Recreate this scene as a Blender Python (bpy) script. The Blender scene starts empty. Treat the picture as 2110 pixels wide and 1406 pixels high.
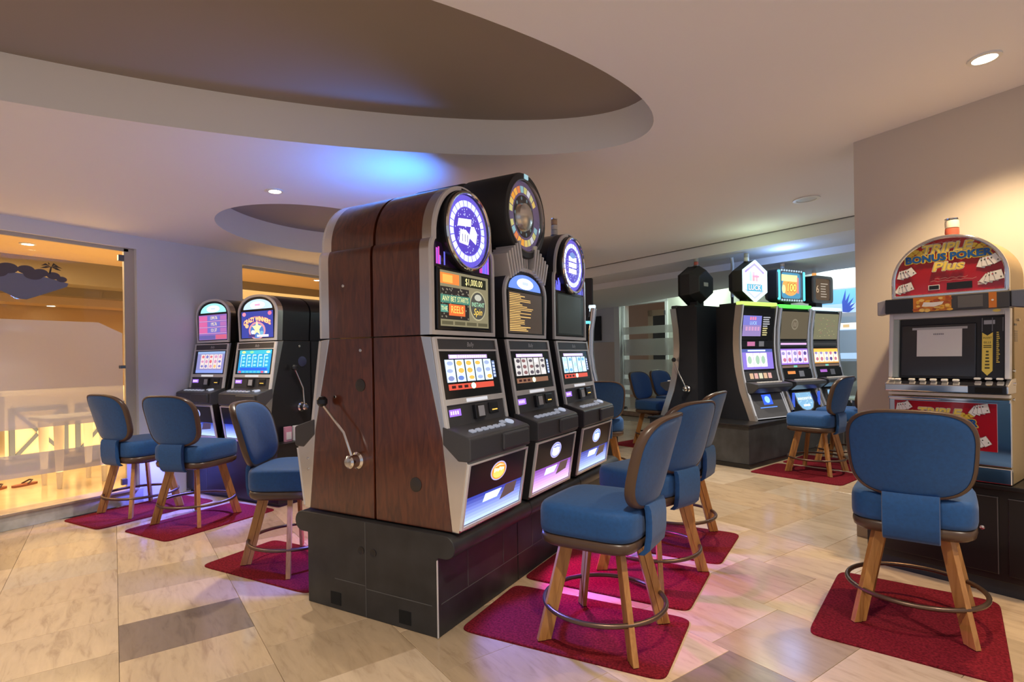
import bpy, bmesh, math, random
from mathutils import Vector, Matrix
random.seed(7)
S = bpy.context.scene
COL = S.collection
PI = math.pi
def R(a): return math.radians(a)

# ------------------------------------------------------------------ camera
YAW, ROLL, EYE, FPX = R(29.66), R(0.9), 1.35, 1159.0
Fv = Vector((-math.sin(YAW), math.cos(YAW), 0)); R0 = Vector((math.cos(YAW), math.sin(YAW), 0)); Zv = Vector((0, 0, 1))
Rv = R0 * math.cos(ROLL) - Zv * math.sin(ROLL); Uv = Zv * math.cos(ROLL) + R0 * math.sin(ROLL)
cd = bpy.data.cameras.new('camera'); cam = bpy.data.objects.new('camera', cd); COL.objects.link(cam)
cam.matrix_world = Matrix(((Rv.x, Uv.x, -Fv.x, 0), (Rv.y, Uv.y, -Fv.y, 0), (Rv.z, Uv.z, -Fv.z, EYE), (0, 0, 0, 1)))
cd.sensor_width = 36; cd.lens = FPX / 2110 * 36; cd.shift_y = 30 / 2110; cd.clip_start = 0.05
S.camera = cam
# ------------------------------------------------------------------ world, exposure, lamps
w = bpy.data.worlds.new('world'); S.world = w; w.use_nodes = True
bg = w.node_tree.nodes['Background']; bg.inputs[0].default_value = (0.78, 0.82, 0.98, 1); bg.inputs[1].default_value = 0.46
S.view_settings.view_transform = 'Standard'; S.view_settings.look = 'None'
S.view_settings.exposure = 0.1; S.view_settings.gamma = 1.0; S.view_settings.use_curve_mapping = False
WARM = (1.0, 0.91, 0.76)
def lamp(kind, loc, energy, color, aim=None, **kw):
    d = bpy.data.lights.new('lamp_light', kind); d.energy = energy; d.color = color
    o = bpy.data.objects.new('lamp_light', d); COL.objects.link(o); o.location = loc
    for k, v in kw.items(): setattr(d, k, v)
    if aim is not None: o.rotation_euler = (Vector(aim) - Vector(loc)).to_track_quat('-Z', 'Y').to_euler()
    return o
def cz(x): return 2.56 + 0.05 * (x + 5.8)
DOWN = [(0.72, 3.83, 150), (-3.75, 2.90, 130)]                 # the two lit downlights in view
FILL_SPOTS = [(-0.3, 1.2, 160), (-2.9, -0.6, 180), (-4.9, 0.9, 130), (0.5, -0.8, 160), (-1.2, 5.9, 185), (-3.6, 6.2, 130), (0.6, 7.0, 140), (1.7, 2.2, 150)]  # unseen spots added as general room fill, no fittings built
for x, y, e in DOWN + FILL_SPOTS:
    lamp('SPOT', (x, y, cz(x) - 0.06), e * 0.98, WARM if x < 0.7 or y > 4 or y < 3 else (1.0, 0.72, 0.40), aim=(x, y, 0), spot_size=R(116), spot_blend=0.7, shadow_soft_size=0.035)
# the lobby behind the left glass and the corridor behind the back glass
lamp('AREA', (-7.4, 2.4, 2.62), 120, (1.0, 0.66, 0.30), aim=(-7.4, 2.4, 0), size=1.5)
lamp('AREA', (-8.4, 6.6, 2.55), 110, (1.0, 0.66, 0.30), aim=(-8.4, 6.6, 0), size=2.5)
lamp('AREA', (-7.6, 3.4, 0.25), 40, (1.0, 0.62, 0.26), aim=(-7.6, 3.4, 3), size=2.0)  # added uplight near the floor, brightens the lobby ceiling

# ------------------------------------------------------------------ materials
MC = {}
def nodes(m): return m.node_tree.nodes, m.node_tree.links
def pbr(name, col, rough=0.5, metal=0.0, noise=0.0, nscale=20, bump=0.0, bscale=200, spec=0.5, coat=0.0, sheen=0.0, stretch=None):
    if name in MC: return MC[name]
    m = bpy.data.materials.new(name); m.use_nodes = True; N, Lk = nodes(m); b = N['Principled BSDF']
    b.inputs['Base Color'].default_value = (*col, 1); b.inputs['Roughness'].default_value = rough; b.inputs['Metallic'].default_value = metal
    b.inputs['Specular IOR Level'].default_value = spec; b.inputs['Coat Weight'].default_value = coat; b.inputs['Sheen Weight'].default_value = sheen
    if noise or bump:
        tc = N.new('ShaderNodeTexCoord'); src = tc.outputs['Object']
        if stretch:
            mp = N.new('ShaderNodeMapping'); mp.inputs['Scale'].default_value = stretch; Lk.new(src, mp.inputs[0]); src = mp.outputs[0]
    if noise:
        t = N.new('ShaderNodeTexNoise'); t.inputs['Scale'].default_value = nscale; t.inputs['Detail'].default_value = 6; Lk.new(src, t.inputs['Vector'])
        r = N.new('ShaderNodeValToRGB'); r.color_ramp.elements[0].position = 0.3; r.color_ramp.elements[1].position = 0.72
        r.color_ramp.elements[0].color = (*[max(0, c * (1 - noise)) for c in col], 1); r.color_ramp.elements[1].color = (*[min(1, c * (1 + noise)) for c in col], 1)
        Lk.new(t.outputs['Fac'], r.inputs['Fac']); Lk.new(r.outputs['Color'], b.inputs['Base Color'])
    if bump:
        t2 = N.new('ShaderNodeTexNoise'); t2.inputs['Scale'].default_value = bscale; t2.inputs['Detail'].default_value = 3; Lk.new(src, t2.inputs['Vector'])
        bp = N.new('ShaderNodeBump'); bp.inputs['Strength'].default_value = bump; bp.inputs['Distance'].default_value = 0.003
        Lk.new(t2.outputs['Fac'], bp.inputs['Height']); Lk.new(bp.outputs[0], b.inputs['Normal'])
    MC[name] = m; return m
def em(col, s=1.0):
    k = 'glow_%02x%02x%02x_%d' % (int(col[0] * 255), int(col[1] * 255), int(col[2] * 255), int(s * 10))
    if k in MC: return MC[k]
    m = bpy.data.materials.new(k); m.use_nodes = True; N, Lk = nodes(m); b = N['Principled BSDF']
    b.inputs['Base Color'].default_value = (*[c * 0.3 for c in col], 1); b.inputs['Roughness'].default_value = 0.25
    b.inputs['Emission Color'].default_value = (*col, 1); b.inputs['Emission Strength'].default_value = s
    MC[k] = m; return m
def ink(col): return pbr('ink_%02x%02x%02x' % tuple(int(c * 255) for c in col), col, 0.35)
def glass_mat(name, tint=(1, 1, 1), refl=0.08):
    if name in MC: return MC[name]
    m = bpy.data.materials.new(name); m.use_nodes = True; N, Lk = nodes(m); N.remove(N['Principled BSDF'])
    tr = N.new('ShaderNodeBsdfTransparent'); tr.inputs[0].default_value = (*tint, 1); gl = N.new('ShaderNodeBsdfGlossy'); gl.inputs['Roughness'].default_value = 0.02
    fr = N.new('ShaderNodeFresnel'); fr.inputs[0].default_value = 1.5; mx = N.new('ShaderNodeMixShader')
    ge = N.new('ShaderNodeNewGeometry'); iv = N.new('ShaderNodeMath'); iv.operation = 'SUBTRACT'; iv.inputs[0].default_value = 1.0; Lk.new(ge.outputs['Backfacing'], iv.inputs[1])
    mm = N.new('ShaderNodeMath'); mm.operation = 'MULTIPLY'; Lk.new(fr.outputs[0], mm.inputs[0]); Lk.new(iv.outputs[0], mm.inputs[1])
    Lk.new(mm.outputs[0], mx.inputs[0]); Lk.new(tr.outputs[0], mx.inputs[1]); Lk.new(gl.outputs[0], mx.inputs[2]); Lk.new(mx.outputs[0], N['Material Output'].inputs[0])
    MC[name] = m; return m
def frost_mat(name, col, through):
    m = bpy.data.materials.new(name); m.use_nodes = True; N, Lk = nodes(m); N.remove(N['Principled BSDF'])
    df = N.new('ShaderNodeBsdfDiffuse'); df.inputs[0].default_value = (*col, 1); tl = N.new('ShaderNodeBsdfTranslucent'); tl.inputs[0].default_value = (*col, 1)
    tr = N.new('ShaderNodeBsdfTransparent'); a = N.new('ShaderNodeMixShader'); a.inputs[0].default_value = 0.18
    b = N.new('ShaderNodeMixShader'); b.inputs[0].default_value = through
    Lk.new(df.outputs[0], a.inputs[1]); Lk.new(tl.outputs[0], a.inputs[2]); Lk.new(a.outputs[0], b.inputs[1]); Lk.new(tr.outputs[0], b.inputs[2]); gl = N.new('ShaderNodeBsdfGlossy'); gl.inputs['Roughness'].default_value = 0.06; fz = N.new('ShaderNodeFresnel'); fz.inputs[0].default_value = 1.45; c = N.new('ShaderNodeMixShader')
    Lk.new(fz.outputs[0], c.inputs[0]); Lk.new(b.outputs[0], c.inputs[1]); Lk.new(gl.outputs[0], c.inputs[2]); Lk.new(c.outputs[0], N['Material Output'].inputs[0])
    MC[name] = m; return m
def wood_mat(name, c0, c1, rough, coat, scale=(1, 1, 1), dist=3.0, grain=6.0):
    m = bpy.data.materials.new(name); m.use_nodes = True; N, Lk = nodes(m); b = N['Principled BSDF']
    tc = N.new('ShaderNodeTexCoord'); mp = N.new('ShaderNodeMapping'); mp.inputs['Scale'].default_value = scale; Lk.new(tc.outputs['Object'], mp.inputs[0])
    t = N.new('ShaderNodeTexNoise'); t.inputs['Scale'].default_value = grain; t.inputs['Detail'].default_value = 8; t.inputs['Distortion'].default_value = dist; Lk.new(mp.outputs[0], t.inputs['Vector'])
    r = N.new('ShaderNodeValToRGB'); r.color_ramp.elements[0].position = 0.32; r.color_ramp.elements[1].position = 0.7
    r.color_ramp.elements[0].color = (*c0, 1); r.color_ramp.elements[1].color = (*c1, 1); Lk.new(t.outputs['Fac'], r.inputs[0]); Lk.new(r.outputs[0], b.inputs['Base Color'])
    b.inputs['Roughness'].default_value = rough; b.inputs['Coat Weight'].default_value = coat; b.inputs['Coat Roughness'].default_value = 0.15
    MC[name] = m; return m
def marble_mat(name, base, vein, rough=0.09):
    m = bpy.data.materials.new(name); m.use_nodes = True; N, Lk = nodes(m); b = N['Principled BSDF']
    tc = N.new('ShaderNodeTexCoord'); oi = N.new('ShaderNodeObjectInfo')
    ad = N.new('ShaderNodeVectorMath'); ad.operation = 'ADD'; cb = N.new('ShaderNodeCombineXYZ')
    mu = N.new('ShaderNodeMath'); mu.operation = 'MULTIPLY'; mu.inputs[1].default_value = 37.0; Lk.new(oi.outputs['Random'], mu.inputs[0])
    for i in range(3): Lk.new(mu.outputs[0], cb.inputs[i])
    Lk.new(tc.outputs['Object'], ad.inputs[0]); Lk.new(cb.outputs[0], ad.inputs[1])
    mp = N.new('ShaderNodeMapping'); mp.inputs['Scale'].default_value = (2.6, 13, 1); mp.inputs['Rotation'].default_value = (0, 0, 0.75); Lk.new(ad.outputs[0], mp.inputs[0])
    t = N.new('ShaderNodeTexNoise'); t.inputs['Scale'].default_value = 1.7; t.inputs['Detail'].default_value = 11; t.inputs['Roughness'].default_value = 0.62; t.inputs['Distortion'].default_value = 0.7; Lk.new(mp.outputs[0], t.inputs['Vector'])
    r = N.new('ShaderNodeValToRGB'); e = r.color_ramp.elements
    e[0].position = 0.24; e[0].color = (*vein, 1); e[1].position = 0.47; e[1].color = (*base, 1); e.new(0.75).color = (*[min(1, c * 1.13) for c in base], 1); Lk.new(t.outputs['Fac'], r.inputs[0])
    hs = N.new('ShaderNodeHueSaturation'); mr = N.new('ShaderNodeMapRange'); mr.inputs[3].default_value = 0.84; mr.inputs[4].default_value = 1.12
    Lk.new(oi.outputs['Random'], mr.inputs[0]); Lk.new(mr.outputs[0], hs.inputs['Value']); Lk.new(r.outputs[0], hs.inputs['Color']); Lk.new(hs.outputs[0], b.inputs['Base Color'])
    b.inputs['Roughness'].default_value = rough; b.inputs['Specular IOR Level'].default_value = 0.5
    t3 = N.new('ShaderNodeTexNoise'); t3.inputs['Scale'].default_value = 4; Lk.new(ad.outputs[0], t3.inputs['Vector'])
    m3 = N.new('ShaderNodeMapRange'); m3.inputs[3].default_value = rough; m3.inputs[4].default_value = rough + 0.16; Lk.new(t3.outputs['Fac'], m3.inputs[0]); Lk.new(m3.outputs[0], b.inputs['Roughness'])
    MC[name] = m; return m

BLACK = pbr('black_gloss', (0.012, 0.012, 0.014), 0.28)
BLACKM = pbr('black_satin', (0.02, 0.02, 0.022), 0.5, bump=0.15, bscale=400)
CHAR = pbr('charcoal_plastic', (0.055, 0.055, 0.06), 0.38)
SILVER = pbr('brushed_silver', (0.74, 0.72, 0.69), 0.22, 1.0)
CHROME = pbr('chrome', (0.80, 0.79, 0.77), 0.10, 1.0)
FRAME = pbr('silver_paint', (0.78, 0.77, 0.76), 0.25, 0.25)
GUN = pbr('gunmetal', (0.20, 0.20, 0.21), 0.3, 0.8)
WOODSIDE = None
def cabinet_wood():
    m = bpy.data.materials.new('mahogany_laminate'); m.use_nodes = True; N, Lk = nodes(m); b = N['Principled BSDF']
    tc = N.new('ShaderNodeTexCoord'); mp = N.new('ShaderNodeMapping'); mp.inputs['Scale'].default_value = (6, 6, 1.2); Lk.new(tc.outputs['Object'], mp.inputs[0])
    t = N.new('ShaderNodeTexNoise'); t.inputs['Scale'].default_value = 5; t.inputs['Detail'].default_value = 9; t.inputs['Distortion'].default_value = 1.2; Lk.new(mp.outputs[0], t.inputs['Vector'])
    r = N.new('ShaderNodeValToRGB'); r.color_ramp.elements[0].position = 0.3; r.color_ramp.elements[1].position = 0.72
    r.color_ramp.elements[0].color = (0.060, 0.011, 0.005, 1); r.color_ramp.elements[1].color = (0.155, 0.036, 0.012, 1); Lk.new(t.outputs['Fac'], r.inputs[0])
    Lk.new(r.outputs[0], b.inputs['Base Color']); b.inputs['Roughness'].default_value = 0.30; b.inputs['Coat Weight'].default_value = 0.8; b.inputs['Coat Roughness'].default_value = 0.10
    return m
WOODSIDE = cabinet_wood()
LEGWOOD = wood_mat('oak_leg', (0.36, 0.15, 0.035), (0.52, 0.245, 0.07), 0.35, 0.2, (14, 14, 1.2), 1.0, 3.0)
BLUE = pbr('blue_velvet', (0.005, 0.068, 0.225), 0.7, noise=0.12, nscale=60, bump=0.12, bscale=500, sheen=0.15)
VINYL = pbr('brown_vinyl', (0.085, 0.048, 0.030), 0.32)
BRONZE = pbr('bronze_tube', (0.16, 0.10, 0.07), 0.35, 0.75)
RED = pbr('red_carpet', (0.165, 0.010, 0.017), 0.95, noise=0.5, nscale=90, bump=1.0, bscale=220, spec=0.1)
WALLP = pbr('wall_paint', (0.70, 0.71, 0.76), 0.8, bump=0.05, bscale=90)
WALLW = pbr('wall_paint_warm', (0.58, 0.53, 0.48), 0.8, bump=0.05, bscale=90)
CEILP = pbr('ceiling_paint', (0.84, 0.83, 0.88), 0.85, bump=0.04, bscale=60)
CEILD = pbr('recess_shade', (0.31, 0.265, 0.235), 0.85)  # shade inside the recess is put into this darker colour
RIMP = pbr('recess_rim_lit', (0.94, 0.92, 0.88), 0.8)  # lighter than the ceiling: light falling on the rim is in the colour
STONE = pbr('base_laminate', (0.026, 0.026, 0.027), 0.42, noise=0.35, nscale=7)
STONE2 = pbr('base_black', (0.012, 0.011, 0.012), 0.35, noise=0.2, nscale=6)
GLASS = glass_mat('clear_glass'); 
DARKGLASS = pbr('dark_screen_glass', (0.012, 0.012, 0.014), 0.08)
CREAM = pbr('cream_plastic', (0.75, 0.72, 0.64), 0.4)
GOLD = pbr('tan_cabinet_paint', (0.52, 0.36, 0.16), 0.38, 0.2)

# ------------------------------------------------------------------ mesh builder
TXT = {}
def text_tris(txt, bold=0.0):
    if (txt, bold) in TXT: return TXT[(txt, bold)]
    c = bpy.data.curves.new('tmp_text', 'FONT'); c.body = txt; c.size = 1; c.align_x = 'CENTER'; c.align_y = 'CENTER'; c.resolution_u = 2; c.offset = bold
    o = bpy.data.objects.new('tmp_text', c); COL.objects.link(o); bpy.context.view_layer.update()
    me = o.to_mesh(); vs = [(v.co.x, v.co.y) for v in me.vertices]; fs = [tuple(p.vertices) for p in me.polygons]
    o.to_mesh_clear(); COL.objects.unlink(o); bpy.data.objects.remove(o); bpy.data.curves.remove(c)
    TXT[(txt, bold)] = (vs, fs); return TXT[(txt, bold)]

class MB:
    def __init__(s): s.v = []; s.f = []; s.mi = []; s.mats = []; s.sm = []
    def m(s, mat):
        if mat not in s.mats: s.mats.append(mat)
        return s.mats.index(mat)
    def add(s, vs, fs, mat, smooth=False):
        o = len(s.v); s.v += [tuple(v) for v in vs]; k = s.m(mat)
        for f in fs: s.f.append([o + i for i in f]); s.mi.append(k); s.sm.append(smooth)
    def box(s, c, d, mat, rot=None):
        x, y, z = d[0] / 2, d[1] / 2, d[2] / 2
        vs = [Vector((a * x, b * y, e * z)) for e in (-1, 1) for b in (-1, 1) for a in (-1, 1)]
        if rot is not None: vs = [rot @ v for v in vs]
        s.add([v + Vector(c) for v in vs], [(0, 2, 3, 1), (4, 5, 7, 6), (0, 1, 5, 4), (2, 6, 7, 3), (0, 4, 6, 2), (1, 3, 7, 5)], mat)
    def prism(s, pts, fn, t0, t1, mat, smooth=False, cap=True):
        n = len(pts); a = [fn(p[0], p[1], t0) for p in pts]; b = [fn(p[0], p[1], t1) for p in pts]
        fs = [(i, (i + 1) % n, n + (i + 1) % n, n + i) for i in range(n)]
        s.add(a + b, fs, mat, smooth)
        if cap: s.add(a, [tuple(range(n))[::-1]], mat); s.add(b, [tuple(range(n))], mat)
    def loft(s, rings, mat, smooth=True, cap=True, closed=True):
        n = len(rings[0]); vs = [p for r in rings for p in r]; fs = []
        for k in range(len(rings) - 1):
            for i in range(n if closed else n - 1):
                fs.append((k * n + i, k * n + (i + 1) % n, (k + 1) * n + (i + 1) % n, (k + 1) * n + i))
        if cap and closed: fs.append(tuple(range(n))[::-1]); fs.append(tuple((len(rings) - 1) * n + i for i in range(n)))
        s.add(vs, fs, mat, smooth)
    def ringband(s, outer, inner, fn, t0, t1, mat, smooth=False):
        n = len(outer); A = [fn(p[0], p[1], t0) for p in outer]; B = [fn(p[0], p[1], t1) for p in outer]
        Cc = [fn(p[0], p[1], t1) for p in inner]; D = [fn(p[0], p[1], t0) for p in inner]
        vs = A + B + Cc + D; fs = []
        for i in range(n):
            j = (i + 1) % n
            for k in range(3): fs.append((k * n + i, k * n + j, (k + 1) * n + j, (k + 1) * n + i))
        s.add(vs, fs, mat, smooth)
    def tube(s, path, r, mat, n=10, closed=False, radii=None):
        P = [Vector(p) for p in path]; rings = []; up = None
        for i, p in enumerate(P):
            a = P[i - 1] if (i > 0 or closed) else p; b = P[(i + 1) % len(P)] if (i < len(P) - 1 or closed) else p
            t = (b - a).normalized()
            if up is None: up = t.orthogonal().normalized()
            up = (up - t * up.dot(t)).normalized(); q = t.cross(up); rr = radii[i] if radii else r
            rings.append([p + (up * math.cos(2 * PI * k / n) + q * math.sin(2 * PI * k / n)) * rr for k in range(n)])
        if closed: rings.append(rings[0]); s.loft(rings, mat, True, False)
        else: s.loft(rings, mat, True, True)
    def lathe(s, prof, o, ax, mat, n=20, sx=None, smooth=True):
        o = Vector(o); ax = Vector(ax).normalized(); u = ax.orthogonal().normalized(); v = ax.cross(u)
        s.loft([[o + ax * h + (u * math.cos(2 * PI * k / n) + v * math.sin(2 * PI * k / n)) * max(r, 1e-4) for k in range(n)] for r, h in prof], mat, smooth, True)
    # flat print on a frame: (origin, U, V), lay = layers of 0.6 mm
    def flat(s, fr, pts, mat, lay=1):
        o, U, V = fr; Nn = U.cross(V).normalized(); q = [o + U * a + V * b + Nn * (lay * 0.0006) for a, b in pts]
        s.add(q, [tuple(range(len(q)))], mat)
    def rect(s, fr, x0, y0, x1, y1, mat, lay=1): s.flat(fr, [(x0, y0), (x1, y0), (x1, y1), (x0, y1)], mat, lay)
    def disc(s, fr, c, rx, ry, mat, lay=1, n=20): s.flat(fr, [(c[0] + rx * math.cos(2 * PI * k / n), c[1] + ry * math.sin(2 * PI * k / n)) for k in range(n)], mat, lay)
    def text(s, fr, txt, c, size, mat, lay=2, sx=1.0, shear=0.0, width=None, arc=0.0, rot=0.0, bold=0.0):
        vs, fs = text_tris(txt, bold); o, U, V = fr; Nn = U.cross(V).normalized()
        if width:
            xs = [v[0] for v in vs]; sx = width / ((max(xs) - min(xs)) * size)
        q = []
        for a, b in vs:
            x = (a * sx + b * shear) * size; y = b * size - arc * x * x
            x, y = x * math.cos(rot) - y * math.sin(rot), x * math.sin(rot) + y * math.cos(rot)
            q.append(o + U * (c[0] + x) + V * (c[1] + y) + Nn * (lay * 0.0006))
        s.add(q, fs, mat)
    def otext(s, fr, txt, c, size, mat, omat, lay=2, o=0.06, bold=0.025, **k):     # outlined lettering: shifted copies below
        d = size * o
        for dx, dy in ((d, 0), (-d, 0), (0, d), (0, -d), (d * .7, d * .7), (-d * .7, d * .7), (d * .7, -d * .7), (-d * .7, -d * .7)):
            s.text(fr, txt, (c[0] + dx, c[1] + dy), size, omat, lay, bold=bold, **k)
        s.text(fr, txt, c, size, mat, lay + 1, bold=bold, **k)
    def build(s, name, parent=None, bevel=0.0, sharp=35, seg=2):
        me = bpy.data.meshes.new(name); me.from_pydata(s.v, [], s.f); me.polygons.foreach_set('material_index', s.mi)
        me.polygons.foreach_set('use_smooth', s.sm)
        for mt in s.mats: me.materials.append(mt)
        bm = bmesh.new(); bm.from_mesh(me); bmesh.ops.remove_doubles(bm, verts=bm.verts, dist=1e-6); bmesh.ops.recalc_face_normals(bm, faces=bm.faces) if not name.endswith('print') else None
        bm.to_mesh(me); bm.free()
        if any(s.sm): me.set_sharp_from_angle(angle=R(sharp))
        o = bpy.data.objects.new(name, me); COL.objects.link(o)
        if parent is not None: o.parent = parent
        if bevel:
            b = o.modifiers.new('bevel', 'BEVEL'); b.width = bevel; b.segments = seg; b.limit_method = 'ANGLE'; b.angle_limit = R(40)
        return o
def tag(o, label, cat, group=None, kind=None):
    if label: o['label'] = label
    if cat: o['category'] = cat
    if group: o['group'] = group
    if kind: o['kind'] = kind
    return o
def empty(name, loc, rz=0.0, label=None, cat=None, group=None):
    o = bpy.data.objects.new(name, None); COL.objects.link(o); o.location = loc; o.rotation_euler = (0, 0, rz); o.empty_display_size = 0.1
    return tag(o, label, cat, group)
def struct(o): o['kind'] = 'structure'; return o
def copy_tree(o, parent=None):
    c = o.copy(); COL.objects.link(c)
    if parent is not None: c.parent = parent
    for ch in list(o.children): copy_tree(ch, c)
    return c
def P3(x, y, z): return Vector((x, y, z))
XZ = lambda a, b, t: Vector((a, t, b))       # profile in x,z extruded along y
YZ = lambda a, b, t: Vector((t, -a, b))      # machine side profile: a = depth towards the front (-y)
XY = lambda a, b, t: Vector((a, b, t))
def fr(o, U=(1, 0, 0), V=(0, 0, 1)): return (Vector(o), Vector(U).normalized(), Vector(V).normalized())
def superell(w, d, p=4, n=32, cx=0, cy=0):
    out = []
    for k in range(n):
        a = 2 * PI * k / n; c, s_ = math.cos(a), math.sin(a)
        out.append((cx + w / 2 * math.copysign(abs(c) ** (2 / p), c), cy + d / 2 * math.copysign(abs(s_) ** (2 / p), s_)))
    return out
def lerp_tab(tab, z):
    for (z0, q0), (z1, q1) in zip(tab, tab[1:]):
        if z <= z1: return q0 + (q1 - q0) * (z - z0) / (z1 - z0)
    return tab[-1][1]
e1 = Vector((0.906, -0.423, 0)); e2 = Vector((0.423, 0.906, 0))
def W(a, b, z=0.0): v = e1 * a + e2 * b; v.z = z; return v
# ------------------------------------------------------------------ the room
def project(p):
    q = Vector(p) - Vector((0, 0, EYE)); z = q.dot(Fv)
    return (1055 + FPX * q.dot(Rv) / max(z, 1e-3), 733 - FPX * q.dot(Uv) / max(z, 1e-3), z)
XL = -5.82
def wbox(mb, a0, a1, b0, b1, z0, z1, mat):
    p = [W(a0, b0), W(a1, b0), W(a1, b1), W(a0, b1)]
    mb.prism([(v.x, v.y) for v in p], XY, z0, z1, mat)
mb = MB(); mb.box((-1.2, 4.6, -0.055), (9.3, 15.6, 0.09), pbr('grout', (0.30, 0.23, 0.17), 0.7)); floor = struct(mb.build('floor'))
TL, TW, G = 0.43, 0.563, 0.0016
def tile_mesh(name, mat):
    t = MB(); t.box((0, 0, -0.006), (TL - G, TW - G, 0.012), mat); o = t.build(name, None); me = o.data
    bm = bmesh.new(); bm.from_mesh(me); top = [e for e in bm.edges if all(v.co.z > -1e-4 for v in e.verts)]
    bmesh.ops.bevel(bm, geom=top, offset=0.0012, segments=1, affect='EDGES'); bm.to_mesh(me); bm.free()
    bpy.data.objects.remove(o); return me
TM = [tile_mesh('tile', marble_mat('marble_beige', (0.55, 0.40, 0.255), (0.36, 0.24, 0.15))), tile_mesh('tile', marble_mat('marble_pale', (0.60, 0.46, 0.32), (0.44, 0.31, 0.20))),
      tile_mesh('tile', marble_mat('marble_tan', (0.45, 0.33, 0.21), (0.33, 0.23, 0.14))), tile_mesh('tile', marble_mat('marble_brown', (0.23, 0.165, 0.125), (0.16, 0.115, 0.09)))]
rt = random.Random(3); cells = []
for k in range(-4, 16):
    off = -3.52 if k == 0 else (-1.52 if k == 3 else -3.52 + rt.uniform(0, TL))
    b = 0.003 + TW * (k + 0.5)
    if b > 9.0: continue
    for j in range(-14, 16):
        a = off + TL * (j + 0.5); c = W(a, b)
        if c.x < XL + 0.02 or c.x > 3.3 or c.y > 11 or c.y < -2.6: continue
        pr = [project(W(a + da, b + db)) for da in (-TL / 2, TL / 2) for db in (-TW / 2, TW / 2)]
        vis = max(p[2] for p in pr) > 0.6 and max(p[0] for p in pr) > -40 and min(p[0] for p in pr) < 2150 and min(p[1] for p in pr) < 1446
        kind = rt.choices([0, 1, 2], [0.5, 0.3, 0.2])[0]
        if k == 0 and j == 0: kind = 3
        if k == 3 and j == 0: kind = 3
        if k == 1 and abs(a + 2.75) < 0.3: kind = 2
        if rt.random() < 0.04: kind = 2
        cells.append((0 if vis else 1, max(p[2] for p in pr), a, b, kind))
cells.sort()
rest = MB(); n = 0
for v, d, a, b, kind in cells:
    if v == 0 and n < 298:
        o = bpy.data.objects.new('tile', TM[kind]); COL.objects.link(o); o.location = W(a, b); o.rotation_euler = (0, 0, math.atan2(e1.y, e1.x)); o.parent = floor; n += 1
    else:
        rest.add([W(a + sx * (TL - G) / 2, b + sy * (TW - G) / 2, 0) for sx, sy in ((-1, -1), (1, -1), (1, 1), (-1, 1))], [(0, 1, 2, 3)], TM[kind].materials[0])
o = rest.build('tile_field', floor); o['kind'] = 'stuff'

# ceiling with its two oval recesses
E0, E1 = Vector((-2.94, 8.09)), Vector((0.31, 7.38)); Ed = (E1 - E0).normalized(); Ea = E0 - Ed * 3.6; Eb = E1 + Ed * 3.6
def ell(c, a, b, dx, dy, n=96):
    return [(c[0] + a * math.cos(t) * dx - b * math.sin(t) * dy, c[1] + a * math.cos(t) * dy + b * math.sin(t) * dx) for t in [2 * PI * k / n for k in range(n)]]
REC = [ell((-2.425, 1.636), 2.457, 0.818, 0.546, 0.838), ell((-4.47, 4.094), 1.142, 0.807, -0.062, 0.998)]
bm = bmesh.new(); edges = []
outer = [(XL - 0.1, -3.2), (3.5, -3.2), (Eb.x, Eb.y), (Ea.x, Ea.y)]
for loop in [outer] + REC:
    vs = [bm.verts.new((x, y, cz(x))) for x, y in loop]
    edges += [bm.edges.new((vs[i], vs[(i + 1) % len(vs)])) for i in range(len(vs))]
bmesh.ops.triangle_fill(bm, use_beauty=True, use_dissolve=False, edges=edges)
me = bpy.data.meshes.new('ceiling'); bm.to_mesh(me); bm.free(); me.materials.append(CEILP)
ceiling = bpy.data.objects.new('ceiling', me); COL.objects.link(ceiling); struct(ceiling)
for i, loop in enumerate(REC):
    mb = MB(); mb.loft([[Vector((x, y, cz(x))) for x, y in loop], [Vector((x, y, cz(x) + 0.245)) for x, y in loop]], RIMP, True, False); mb.build('recess_rim', ceiling)
    mb = MB(); mb.add([Vector((x, y, cz(x) + 0.245)) for x, y in loop], [tuple(range(len(loop)))], CEILD if i == 0 else pbr('recess_shade_blue', (0.33, 0.31, 0.36), 0.85)); mb.build('recess_panel', ceiling)  # both panels carry the shade of the recess in their colour

# left wall with two window openings
w1 = (-1.2, 2.93, 0.12, 2.435); w2 = (4.05, 6.2, 0.12, 2.435)
mb = MB()
def lw(y0, y1, z0, z1): mb.box((XL - 0.09, (y0 + y1) / 2, (z0 + z1) / 2), (0.18, y1 - y0, z1 - z0), WALLP)
lw(-3.2, w1[0], 0, 2.60); lw(w1[1], w2[0], 0, 2.60); lw(w2[1], 12.2, 0, 2.60)
for wd in (w1, w2): lw(wd[0], wd[1], wd[3], 2.60); lw(wd[0], wd[1], 0, wd[2])
struct(mb.build('wall_left'))
mb = MB(); mb.box((XL + 0.012, 0.85, 0.065), (0.024, 4.2, 0.13), pbr('sill_marble', (0.52, 0.52, 0.50), 0.35, noise=0.2, nscale=12)); struct(mb.build('baseboard_left', bevel=0.003))
mb = MB(); mb.box((XL - 0.06, 0.85, 0.128), (0.2, 4.1, 0.02), pbr('sill_stone', (0.42, 0.33, 0.26), 0.25, noise=0.2, nscale=12)); struct(mb.build('trim_1', bevel=0.003))
FROST = frost_mat('frosted_film', (0.56, 0.54, 0.60), 0.16); FROST2 = frost_mat('frosted_band', (0.62, 0.66, 0.64), 0.25)
def steel_clip(mb, c, d): mb.box(c, d, GUN)
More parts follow.
